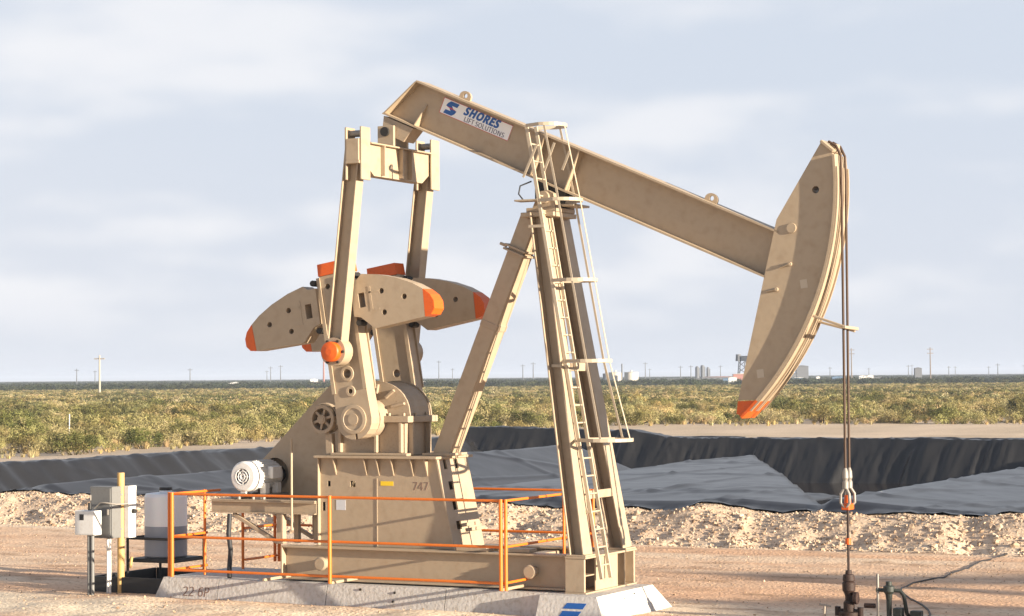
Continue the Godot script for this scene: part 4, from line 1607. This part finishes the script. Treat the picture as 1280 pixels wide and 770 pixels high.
func make_foundation() -> void:
	var f := thing("concrete_foundation", "pale precast concrete foundation blocks under the pump jack", "foundation", Vector3.ZERO)
	for r in [[-7.75, -6.32, -7.55, -6.32], [-6.305, -4.0, -6.305, -4.0], [-3.985, -1.6, -3.985, -1.6], [-1.585, 0.30, -1.585, 0.30]]:
		var st := sb()
		frustum(st, Rect2(r[0], -1.22, r[1] - r[0], 2.46), Rect2(r[2], -1.12, r[3] - r[2], 2.24), -0.12, 0.40)
		put(st, "block", M.concrete, f)
	var st := sb()
	frustum(st, Rect2(0.315, -1.42, 1.32, 3.0), Rect2(0.315, -0.98, 1.04, 2.32), -0.12, 0.40)
	var fb := put(st, "block", M.concrete, f)
	for p in [Vector3(1.39, 0.32, -0.1), Vector3(1.41, 0.27, 0.35)]:
		var k := sb()
		cyl(k, p - Vector3(0.05, 0, 0), p + Vector3(0.01, 0.0, 0), 0.025, 0.025, 10)
		put(k, "lifting_insert", M.dark, fb)
	for x in [-3.3, -2.6, -2.62]:
		var k := sb()
		var y := 0.33 if x < -3.0 else (0.3 if x == -2.6 else 0.15)
		cyl(k, Vector3(x, y, 1.10), Vector3(x, y, 1.145 + (0.4 - y) * 0.2), 0.022, 0.022, 8)
		put(k, "lifting_insert", M.dark, fb)
	# painted marks on the sloping near faces
	var ny := Vector3(0, 0.52, -0.24).normalized()
	var bs := Basis(Vector3(1, 0, 0), ny, Vector3(1, 0, 0).cross(ny))
	var lx := Transform3D(bs, Vector3(0.98, 0.18, 1.443))
	var mk := node("painted_logo", fb)
	var s2 := sb()
	prism(s2, [Vector2(-0.20, 0.02), Vector2(-0.13, 0.12), Vector2(0.22, 0.12), Vector2(0.17, 0.02)], 0.0, 0.004, lx)
	put(s2, "logo_bar", M.sign_blue, mk)
	s2 = sb()
	prism(s2, [Vector2(-0.24, -0.12), Vector2(-0.19, -0.02), Vector2(0.15, -0.02), Vector2(0.09, -0.12)], 0.0, 0.004, lx)
	put(s2, "logo_bar", M.sign_blue, mk)
	var ny2 := Vector3(0, 0.52, -0.12).normalized()
	var b2 := Basis(Vector3(1, 0, 0), ny2, Vector3(1, 0, 0).cross(ny2))
	text("22 6P", 0.24, M.stencil, f, "stencil_number", Transform3D(b2, Vector3(-6.78, 0.16, 1.177)), 0.004, false)

func make_railing() -> void:
	var g := thing("guard_railing", "orange pipe guard railing round the crank side of the pump jack", "railing", Vector3.ZERO)
	var y := [1.97, 1.20, 0.60]
	var xa := -6.9
	var xb := -0.2
	var z := 1.7
	var rail := func(a: Vector3, b: Vector3) -> void:
		var st := sb()
		tube(st, [a, b], 0.024, 8)
		put(st, "rail", M.rail, g)
	var post := func(x: float, zz: float, lo: float, r: float) -> void:
		var st := sb()
		tube(st, [Vector3(x, lo, zz), Vector3(x, 2.0, zz)], r, 8)
		put(st, "post", M.rail, g)
	for h in y:
		for s in [1.0, -1.0]:
			rail.call(Vector3(xa, h, z * s), Vector3(xb, h, z * s))
		rail.call(Vector3(xb + 0.03, h, z), Vector3(xb + 0.03, h, -z))
		rail.call(Vector3(xa - 0.03, h, z), Vector3(xa - 0.03, h, 0.2 if h > 1.9 else 0.62))
		rail.call(Vector3(xa - 0.03, h, -z), Vector3(xa - 0.03, h, -0.62))
	for s in [1.0, -1.0]:
		for x in [xa, -3.55, xb]:
			post.call(x, (z + 0.05) * s, 0.48, 0.035)
		post.call(xb + 0.08, (z + 0.02) * s, 0.48, 0.03)
		post.call(xa - 0.08, (z + 0.02) * s, 0.48, 0.03)
	post.call(xb + 0.08, -0.5, 0.62, 0.028)
	post.call(xa - 0.08, 0.62, 0.42, 0.028)
	post.call(xa - 0.08, -0.62, 0.42, 0.028)
	# outriggers bolted to the skid
	for s in [1.0, -1.0]:
		for x in [-4.95, -3.55, -0.22]:
			var st := sb()
			bar(st, Vector3(x, 0.49, 0.86 * s), Vector3(x, 0.49, 1.72 * s), 0.05, 0.05, Vector3(0, 1, 0))
			put(st, "outrigger", M.paint, g)

func make_left_group() -> void:
	# electrical service on a yellow post
	var post := sb()
	cyl(post, Vector3(-8.91, -0.3, 0.62), Vector3(-8.91, 2.28, 0.62), 0.068, 0.068, 18)
	tag(put(post, "yellow_post", M.yellow), "yellow steel post behind the grey electrical cabinet", "post")
	var cab := thing("electrical_cabinet", "tall grey electrical cabinet mounted on the yellow post", "cabinet", Vector3.ZERO)
	var st := sb()
	box2(st, Vector3(-9.36, 1.06, 0.70), Vector3(-8.84, 2.03, 0.98))
	put(st, "cabinet_body", M.grey, cab)
	st = sb()
	box2(st, Vector3(-9.33, 1.09, 0.982), Vector3(-8.87, 2.0, 1.0))
	put(st, "cabinet_door", M.grey, cab)
	for y in [1.25, 1.82]:
		st = sb()
		cyl(st, Vector3(-9.325, y - 0.05, 1.005), Vector3(-9.325, y + 0.05, 1.005), 0.014, 0.014, 8)
		put(st, "hinge", M.steel, cab)
	st = sb()
	box2(st, Vector3(-8.93, 1.50, 1.001), Vector3(-8.90, 1.62, 1.03))
	put(st, "door_latch", M.steel, cab)
	st = sb()
	box2(st, Vector3(-8.838, 1.05, 0.38), Vector3(-8.72, 2.03, 0.62))
	put(st, "side_enclosure", M.white, cab)
	st = sb()
	cyl(st, Vector3(-8.72, 1.55, 0.50), Vector3(-8.66, 1.55, 0.50), 0.05, 0.04, 12)
	put(st, "switch_handle", M.dark, cab)
	st = sb()
	tube(st, [Vector3(-9.2, 1.62, 1.06), Vector3(-9.05, 1.74, 1.05), Vector3(-8.9, 1.73, 1.05), Vector3(-8.8, 1.70, 0.9), Vector3(-8.68, 1.70, 0.7)], 0.016, 8)
	put(st, "conduit_elbow", M.steel, cab)
	st = sb()
	for y in [1.2, 1.85]:
		box2(st, Vector3(-9.0, y, 0.55), Vector3(-8.845, y + 0.04, 0.698))
	put(st, "mounting_strap", M.steel, cab)
	var mb := thing("meter_box", "small white control box with dark display in front of cabinet", "control box", Vector3.ZERO)
	st = sb()
	box2(st, Vector3(-9.42, 1.14, 1.14), Vector3(-8.96, 1.60, 1.36))
	put(st, "box_body", M.white, mb)
	st = sb()
	box2(st, Vector3(-9.30, 1.42, 1.361), Vector3(-9.20, 1.53, 1.372))
	put(st, "display", M.black, mb)
	st = sb()
	box2(st, Vector3(-9.40, 1.16, 1.361), Vector3(-8.98, 1.58, 1.366))
	put(st, "cover", M.white, mb)
	st = sb()
	cyl(st, Vector3(-9.15, 1.60, 1.25), Vector3(-9.15, 1.74, 1.25), 0.035, 0.035, 10)
	put(st, "antenna_base", M.black, mb)
	st = sb()
	for x in [-9.16, -9.08]:
		cyl(st, Vector3(x, -0.3, 1.26), Vector3(x, 1.14, 1.26), 0.035, 0.035, 10)
	put(st, "support_leg", M.grey, mb)
	for q in [[-9.08, 0.80, 0.025], [-8.98, 0.86, 0.02]]:
		var c := sb()
		cyl(c, Vector3(q[0], -0.3, q[1]), Vector3(q[0], 1.06, q[1]), q[2], q[2], 8)
		put(c, "cable_conduit", M.white, cab)
	# chemical tank on its stand in a containment tray
	var tk := thing("chemical_tank", "translucent white plastic chemical tank part filled with grey liquid", "tank", Vector3(-8.63, 0, -0.42))
	st = sb()
	lathe(st, [Vector2(0.41, 1.22), Vector2(0.41, 1.78), Vector2(0.385, 1.84), Vector2(0.12, 1.87), Vector2(0.12, 1.90), Vector2(0.0, 1.90)], Transform3D(), 36)
	put(st, "tank_shell", M.poly, tk)
	st = sb()
	lathe(st, [Vector2(0.0, 0.62), Vector2(0.38, 0.62), Vector2(0.41, 0.65), Vector2(0.41, 1.22)], Transform3D(), 36)
	put(st, "filled_part", M.poly_full, tk)
	st = sb()
	cyl(st, Vector3(0, 1.902, 0), Vector3(0, 1.96, 0), 0.13, 0.12, 20)
	put(st, "lid", M.black, tk)
	var sd := thing("tank_stand", "black angle iron stand carrying the chemical tank", "stand", Vector3(-8.63, 0, -0.42))
	for q in [[-0.52, 0.52], [0.52, 0.52], [-0.52, -0.52], [0.52, -0.52]]:
		st = sb()
		bar(st, Vector3(q[0], 0.02, q[1]), Vector3(q[0], 1.06, q[1]), 0.045, 0.045)
		put(st, "leg", M.black, sd)
	for yy in [0.57, 1.0]:
		for k in 4:
			var a: Array = [[-0.52, 0.52], [0.52, 0.52], [0.52, -0.52], [-0.52, -0.52]][k]
			var b: Array = [[0.52, 0.52], [0.52, -0.52], [-0.52, -0.52], [-0.52, 0.52]][k]
			st = sb()
			bar(st, Vector3(a[0], yy, a[1]), Vector3(b[0], yy, b[1]), 0.04, 0.05, Vector3(0, 1, 0))
			put(st, "stand_rail", M.black, sd)
	st = sb()
	box2(st, Vector3(-0.5, 0.575, -0.5), Vector3(0.5, 0.615, 0.5))
	put(st, "shelf", M.black, sd)
	var tr := thing("containment_tray", "black plastic spill tray on the ground under the chemical tank", "tray", Vector3(-8.55, 0, -0.35))
	st = sb()
	box2(st, Vector3(-0.98, -0.02, -1.0), Vector3(0.92, 0.016, 1.0))
	put(st, "tray_floor", M.black, tr)
	for w in [[-0.98, 0.97, 0.92, 1.02], [-0.98, -1.02, 0.92, -0.97], [-1.02, -0.97, -0.97, 0.97], [0.90, -0.97, 0.95, 0.97]]:
		st = sb()
		box2(st, Vector3(w[0], 0.0, w[1]), Vector3(w[2], 0.31, w[3]))
		put(st, "tray_wall", M.black, tr)
	st = sb()
	tube(st, [Vector3(-8.95, 0.45, 0.28), Vector3(-8.94, 0.62, 0.26), Vector3(-8.93, 0.66, 0.26)], 0.03, 8)
	tag(put(st, "yellow_valve_handle", M.yellow), "small yellow hose coupling hanging beside the black tank stand", "coupling")
	st = sb()
	tube(st, [Vector3(-6.38, 1.56, 0.68), Vector3(-6.36, 1.2, 0.75), Vector3(-6.28, 0.9, 0.8), Vector3(-6.24, 0.6, 0.9), Vector3(-6.2, 0.42, 0.95)], 0.045, 8)
	tag(put(st, "power_cable", M.rubber), "dark armoured cable hanging below the motor deck", "cable")

func make_wellhead() -> void:
	var w := thing("wellhead", "dark oil stained wellhead with stuffing box under the polished rod", "wellhead", Vector3(5.245, 0, 0))
	var st := sb()
	lathe(st, [Vector2(0.0, 0.86), Vector2(0.05, 0.86), Vector2(0.055, 0.80), Vector2(0.09, 0.79), Vector2(0.10, 0.70), Vector2(0.085, 0.68), Vector2(0.105, 0.66), Vector2(0.105, 0.54), Vector2(0.08, 0.50), Vector2(0.06, 0.44), Vector2(0.06, 0.36)], Transform3D(), 18)
	put(st, "stuffing_box", M.rust, w)
	st = sb()
	lathe(st, [Vector2(0.07, 0.37), Vector2(0.09, 0.34), Vector2(0.09, 0.20), Vector2(0.17, 0.19), Vector2(0.17, 0.12), Vector2(0.11, 0.11), Vector2(0.11, -0.1), Vector2(0.22, -0.1)], Transform3D(), 20)
	put(st, "tubing_head", M.rust, w)
	st = sb()
	cyl(st, Vector3(-0.16, 0.20, 0), Vector3(0.22, 0.20, 0), 0.04, 0.04, 12)
	cyl(st, Vector3(0.10, 0.42, 0.04), Vector3(0.16, 0.42, 0.04), 0.10, 0.10, 14)
	put(st, "side_outlet", M.rust, w)
	st = sb()
	for s in [-1.0, 1.0]:
		cyl(st, Vector3(0.19 * s, 0.12, 0), Vector3(0.19 * s, 0.27, 0), 0.05, 0.05, 10)
	put(st, "outlet_valve", M.rust, w)
	st = sb()
	cyl(st, Vector3(-0.42, 0.02, 0.02), Vector3(-0.40, 0.30, 0.02), 0.028, 0.028, 8)
	bar(st, Vector3(-0.50, 0.29, 0.02), Vector3(-0.30, 0.27, 0.02), 0.03, 0.03)
	put(st, "sample_valve", M.wood_pale, w)
	var m := thing("flowline_manifold", "low green grey valve manifold beside the wellhead", "manifold", Vector3.ZERO)
	st = sb()
	tube(st, [Vector3(5.50, 0.30, -0.02), Vector3(5.68, 0.30, -0.02)], 0.04, 10)
	put(st, "inlet_pipe", M.rust, m)
	st = sb()
	cyl(st, Vector3(5.73, 0.0, 0), Vector3(5.73, 0.82, 0), 0.022, 0.022, 8)
	put(st, "stem_pipe", M.steel, m)
	st = sb()
	lathe(st, [Vector2(0.0, 0.70), Vector2(0.05, 0.70), Vector2(0.05, 0.64), Vector2(0.09, 0.62), Vector2(0.095, 0.54), Vector2(0.06, 0.50), Vector2(0.045, 0.40), Vector2(0.04, 0.0)], Transform3D(Basis(), Vector3(5.90, 0, -0.05)), 14)
	put(st, "valve_body", M.fence_green, m)
	st = sb()
	tube(st, [Vector3(5.70, 0.56, 0), Vector3(5.95, 0.56, -0.05), Vector3(6.08, 0.55, -0.08), Vector3(6.13, 0.48, -0.1), Vector3(6.17, 0.2, -0.12), Vector3(6.18, 0.08, -0.3)], 0.032, 10)
	put(st, "outlet_pipe", M.fence_green, m)
	st = sb()
	box2(st, Vector3(5.98, 0.12, -0.16), Vector3(6.12, 0.28, 0.02))
	box2(st, Vector3(6.24, 0.10, -0.2), Vector3(6.42, 0.24, -0.05))
	put(st, "check_valve", M.fence_green, m)
	st = sb()
	var pts := []
	for k in 26:
		var z := -0.3 - 13.6 * k / 25.0
		var x := 6.18 - 1.9 * smooth(0.0, 0.5, k / 25.0) + 0.12 * sin(k * 0.5)
		pts.append(Vector3(x, ground_h(x, z) + 0.012, z))
	tube(st, pts, 0.017, 8)
	tag(put(st, "flowline_pipe", M.rubber), "thin dark flowline pipe lying on the pad from manifold to berm", "pipe")

func make_neighbours(pj: Node3D) -> void:
	# unit and tanks on the same pad to the right of the frame; their long shadows cross the foreground
	var n := pj.duplicate() as Node3D
	n.name = numbered("pump_jack")
	add_child(n)
	n.position = Vector3(53.5, 0, -2.55)
	n.rotation.y = PI / 2
	n.set_meta("label", "second tan pump jack far off on the right of the pad")
	for q in [[39.4, 2.8, "farther"], [39.1, 6.8, "nearer"]]:
		var t := thing("storage_tank", "%s of two tall tan storage tanks right of the pad" % q[2], "tank", Vector3(q[0], 0, q[1]), "storage tanks right of the pad")
		var st := sb()
		lathe(st, [Vector2(1.85, 0.0), Vector2(1.85, 6.0), Vector2(1.9, 6.0), Vector2(1.9, 6.06), Vector2(0.0, 6.4)], Transform3D(), 40)
		put(st, "tank_shell", M.far_cream, t)
		st = sb()
		cyl(st, Vector3(0, 6.35, 0), Vector3(0, 6.55, 0), 0.3, 0.3, 16)
		put(st, "hatch", M.far_cream, t)

# ---------------------------------------------------------------- far things
func far_at(k: float, t: float) -> Vector3:
	# k = sideways per metre of distance, t = distance from the viewpoint
	return Vector3(EYE.x, 0.5, EYE.z) + Vector3(-0.4571, 0, -0.88942) * t + Vector3(0.88942, 0, -0.4571) * (k * t)

func pole(k: float, t: float, h: float, label: String, m: Material, arms := 1, r := 0.16) -> void:
	var o := thing("utility_pole", label, "utility pole", far_at(k, t), "utility poles across the plain")
	o.rotation.y = 0.4 + 0.3 * sin(k * 40.0)
	var st := sb()
	cyl(st, Vector3(0, -0.5, 0), Vector3(0, h, 0), r * 1.3, r * 0.8, 8)
	put(st, "pole_shaft", m, o)
	for a in arms:
		var c := sb()
		box2(c, Vector3(-1.3, h - 0.9 - 1.6 * a, -0.08), Vector3(1.3, h - 0.65 - 1.6 * a, 0.08))
		put(c, "cross_arm", m, o)

func far_box(called: String, k: float, t: float, s: Vector3, m: Material, label: String, category: String, roof: Material = null) -> void:
	var o := thing(called, label, category, far_at(k, t))
	o.rotation.y = 0.45
	var st := sb()
	box2(st, Vector3(-s.x / 2, -0.5, -s.z / 2), Vector3(s.x / 2, s.y, s.z / 2))
	put(st, "wall", m, o)
	st = sb()
	prism(st, [Vector2(-s.x / 2 - 0.3, s.y + 0.01), Vector2(s.x / 2 + 0.3, s.y + 0.01), Vector2(0, s.y * 1.05 + 0.1)], -s.z / 2 - 0.3, s.z / 2 + 0.3)
	put(st, "roof", roof if roof else m, o)

func far_tank(k: float, t: float, r: float, h: float, m: Material, label: String) -> void:
	var o := thing("storage_tank", label, "tank", far_at(k, t))
	var st := sb()
	lathe(st, [Vector2(r, -0.5), Vector2(r, h), Vector2(r * 1.02, h), Vector2(r * 1.02, h + 0.15), Vector2(0, h + r * 0.15)], Transform3D(), 24)
	put(st, "tank_shell", m, o)
	st = sb()
	cyl(st, Vector3(0, h + r * 0.1, 0), Vector3(0, h + r * 0.15 + 0.5, 0), 0.4, 0.4, 8)
	put(st, "hatch", m, o)

func make_far() -> void:
	var mid: Material = M.wood
	pole(-0.1912, 470, 9.0, "pale utility pole standing among the bushes far left", M.wood_pale, 1, 0.2)
	pole(0.1570, 900, 14.5, "double armed utility pole beyond the scrub, tallest right of the well rod", mid, 2, 0.24)
	pole(0.1935, 850, 14.0, "double armed utility pole at right, above the dark bush", mid, 2, 0.24)
	var rows := [[-0.2018, 1100, 9.5], [-0.1933, 1300, 9.5], [-0.1493, 1150, 9.5], [-0.1137, 1500, 9.5], [-0.1120, 1300, 11.0], [-0.1074, 1250, 11.5], [-0.0341, 1200, 13.0], [-0.0278, 1500, 10.0], [0.0048, 1200, 10.5], [0.0096, 1100, 11.0], [0.0430, 1500, 9.5], [0.0615, 1250, 11.5], [0.0635, 1600, 9.0], [0.0778, 1300, 9.5], [0.0826, 1250, 9.5], [0.0885, 1500, 8.0], [0.0963, 1400, 10.0], [0.1470, 1400, 8.5], [0.1650, 1500, 8.0], [0.1833, 1300, 9.0], [0.1850, 1500, 10.0], [0.2020, 1400, 8.5], [0.2050, 1600, 9.0], [0.2205, 1500, 8.5], [0.2247, 1200, 9.0], [0.2370, 1400, 9.0]]
	var ones := ["first", "second", "third", "fourth", "fifth", "sixth", "seventh", "eighth", "ninth", "tenth", "eleventh", "twelfth", "thirteenth", "fourteenth", "fifteenth", "sixteenth", "seventeenth", "eighteenth", "nineteenth", "twentieth", "twenty first", "twenty second", "twenty third", "twenty fourth", "twenty fifth", "twenty sixth"]
	for i in rows.size():
		var q: Array = rows[i]
		pole(q[0], q[1], q[2], "thin grey utility pole on the horizon, %s of its kind from the left" % ones[i], M.far_dark, 1, 0.24)
	# flare mast behind the cranks
	var o := thing("flare_mast", "thin reddish mast far behind the crank counterweight", "mast", far_at(-0.0874, 1000))
	var st := sb()
	cyl(st, Vector3(0, -0.5, 0), Vector3(0, 15.5, 0), 0.5, 0.3, 8)
	put(st, "mast_pole", M.far_red, o)
	st = sb()
	cyl(st, Vector3(0, 15.5, 0), Vector3(0, 16.8, 0), 0.7, 0.6, 8)
	put(st, "mast_head", M.far_dark, o)
	far_box("white_shed", -0.0919, 1050, Vector3(3.5, 3.2, 3), M.white, "small white shed beside the reddish mast on the horizon", "shed")
	far_box("red_shed", -0.0896, 1000, Vector3(7, 1.8, 4), M.far_red, "low reddish shed at the foot of the mast", "shed")
	far_box("white_trailer", -0.1300, 900, Vector3(2.6, 1.9, 2.4), M.white, "leftmost of two small white trailers on the left horizon", "trailer")
	far_box("white_trailer", -0.1281, 900, Vector3(2.2, 2.2, 2.4), M.white, "rightmost of two small white trailers on the left horizon", "trailer")
	far_box("white_trailer", -0.0430, 900, Vector3(6, 2.0, 3), M.white, "white trailer behind the gearbox on the horizon", "trailer")
	far_tank(0.0477, 900, 2.9, 5.0, M.far_cream, "cream storage tank on the plain, left of a pair right of the tower")
	far_tank(0.0550, 890, 2.9, 5.0, M.far_cream, "cream storage tank on the plain, right of a pair right of the tower")
	far_tank(0.0435, 930, 1.6, 4.6, M.far_dark, "dark narrow tank at the left end of the cream tanks")
	o = thing("vent_stack", "dark vent stack rising in front of the cream tanks", "stack", far_at(0.0507, 880))
	st = sb()
	cyl(st, Vector3(0, -0.5, 0), Vector3(0, 8.6, 0), 0.35, 0.3, 8)
	put(st, "stack_pipe", M.far_dark, o)
	# plant near the horsehead tip
	for q in [[0.0855, 1100, 1.0, 7.5, "left"], [0.0880, 1100, 1.1, 8.0, "middle and tallest"], [0.0905, 1105, 0.8, 7.0, "right and slimmest"]]:
		o = thing("process_vessel", "upright grey process vessel of the distant plant, %s of three" % q[4], "vessel", far_at(q[0], q[1]), "upright vessels of the distant plant")
		st = sb()
		lathe(st, [Vector2(q[2], -0.5), Vector2(q[2], q[3]), Vector2(q[2] * 0.7, q[3] + 0.7), Vector2(0, q[3] + 0.9)], Transform3D(), 14)
		put(st, "vessel_shell", M.far_dark, o)
		st = sb()
		cyl(st, Vector3(q[2] + 0.3, -0.5, 0), Vector3(q[2] + 0.3, q[3], 0), 0.15, 0.15, 6)
		put(st, "riser_pipe", M.far_dark, o)
	far_box("long_shed", 0.0790, 1050, Vector3(38, 2.2, 6), M.far_dark, "long low grey shed left of the distant process vessels", "shed")
	far_box("grey_shed", 0.0975, 1000, Vector3(20, 2.8, 6), M.far_dark, "dark shed with red roof in the distant plant", "shed", M.far_red)
	far_box("blue_trailer", 0.1005, 800, Vector3(5.0, 2.4, 3), M.far_blue, "blue trailer in front of the distant derrick", "trailer")
	far_box("white_truck_box", 0.1018, 790, Vector3(3.0, 2.7, 2.5), M.white, "white box trailer beside the blue trailer near the derrick", "trailer")
	far_box("red_skid_house", 0.1075, 820, Vector3(9, 4.0, 4), M.far_red, "reddish machinery house under the distant derrick", "shed", M.far_cream)
	o = thing("workover_derrick", "small lattice derrick with rounded top left of the horsehead tip", "derrick", far_at(0.1065, 830))
	st = sb()
	for s in [-1.0, 1.0]:
		for w in [-1.0, 1.0]:
			bar(st, Vector3(1.9 * s, -0.5, 1.2 * w), Vector3(1.1 * s, 9.0, 0.7 * w), 0.3, 0.3)
	for k in 4:
		bar(st, Vector3(-1.8 + 0.15 * k, k * 2.2, 1.1), Vector3(1.7 - 0.15 * k, k * 2.2 + 2.2, 1.0), 0.22, 0.22)
		bar(st, Vector3(1.8 - 0.15 * k, k * 2.2, 1.1), Vector3(-1.7 + 0.15 * k, k * 2.2 + 2.2, 1.0), 0.22, 0.22)
	put(st, "lattice_legs", M.far_dark, o)
	st = sb()
	cyl(st, Vector3(-1.6, 9.0, 0), Vector3(-1.6, 11.6, 0), 1.2, 1.0, 10)
	box2(st, Vector3(-0.2, 9.02, -0.9), Vector3(2.6, 11.0, 0.9))
	put(st, "crown_block", M.far_dark, o)
	far_box("dark_building", 0.1340, 1000, Vector3(5.5, 7.5, 5), M.far_dark, "tall dark building right of the horsehead tip on the horizon", "building")
	far_box("dark_shed", 0.1290, 1000, Vector3(4, 4.2, 5), M.far_dark, "dark shed left of the tall dark building", "shed")
	far_box("blue_shed", 0.1325, 960, Vector3(5, 2.2, 3), M.far_blue, "low blue shed in front of the tall dark building", "shed", M.white)
	far_box("white_kiosk", 0.1414, 900, Vector3(1.5, 2.6, 1.5), M.white, "narrow white kiosk right of the blue shed", "kiosk")
	far_box("dark_trailer", 0.1505, 950, Vector3(5, 2.6, 3), M.far_blue, "dark blue trailer just left of the well rod", "trailer")
	far_box("white_tank_house", 0.1620, 950, Vector3(3.2, 2.8, 3), M.white, "left white cabin right of the well rod", "cabin")
	far_box("white_cabin", 0.1655, 950, Vector3(2.6, 3.0, 3), M.white, "right white cabin right of the well rod", "cabin")
	far_box("low_dark_shed", 0.1700, 960, Vector3(9, 2.2, 4), M.far_dark, "low dark shed right of the two white cabins", "shed")
	far_box("dark_hut", 0.1877, 950, Vector3(3.0, 6.0, 3), M.far_dark, "narrow dark hut on the right horizon", "hut")
	# white survey stake in the bushes
	st = sb()
	bar(st, Vector3(0, -0.2, 0), Vector3(0.05, 1.7, 0), 0.05, 0.05)
	var k := put(st, "survey_stake", M.white)
	k.position = far_at(-0.2055, 118.0)
	tag(k, "thin white survey stake among the bushes at left", "stake")

# ---------------------------------------------------------------- sky
func make_sky() -> Sky:
	var w := 2048
	var h := 1024
	var a := FastNoiseLite.new()
	a.noise_type = FastNoiseLite.TYPE_SIMPLEX_SMOOTH
	a.frequency = 1.0
	a.fractal_octaves = 5
	a.seed = 12
	var data := PackedFloat32Array()
	data.resize(w * h * 3)
	var sun := SUN.normalized()
	for j in h:
		var el := PI * (0.5 - (j + 0.5) / h)
		var y := sin(el)
		var q := cos(el)
		var up := clampf(y, 0.0, 1.0)
		var base := SKY_LOW.lerp(SKY_MID, smoothstep(0.0, 0.16, up)).lerp(SKY_TOP, smoothstep(0.17, 0.66, up))
		if y < 0.0:
			base = SKY_LOW.lerp(Color(0.15, 0.125, 0.10), smoothstep(0.0, 0.08, -y))
		for i in w:
			var c := base
			if y >= 0.0:
				var az := TAU * ((i + 0.5) / w - 0.5)
				var d := Vector3(sin(az) * q, y, -cos(az) * q)
				# thin streaked cloud sheets, drawn out along the horizon
				var s := 1.0 / (up + 0.16)
				var u := Vector3(d.x * s, up * 9.0, d.z * s)
				var n := a.get_noise_3d(u.x * 1.1, u.y * 0.55, u.z * 1.1)
				var m := a.get_noise_3d(u.x * 3.0 + 9.0, u.y * 1.4, u.z * 3.0)
				var cl := smoothstep(-0.12, 0.50, n + 0.4 * m + 0.05 + 1.1 * maxf(0.0, up - 0.09))
				c = c.lerp(CLOUD, cl * 0.66 * smoothstep(0.0, 0.05, up) * (1.0 - 0.75 * smoothstep(0.2, 0.7, up)))
				var g := maxf(0.0, d.dot(sun))
				c += Color(0.28, 0.21, 0.13) * (0.5 * pow(g, 8.0))
			var o := (j * w + i) * 3
			data[o] = c.r
			data[o + 1] = c.g
			data[o + 2] = c.b
	var img := Image.create_from_data(w, h, false, Image.FORMAT_RGBF, data.to_byte_array())
	var pm := PanoramaSkyMaterial.new()
	pm.panorama = ImageTexture.create_from_image(img)
	var sky := Sky.new()
	sky.sky_material = pm
	return sky
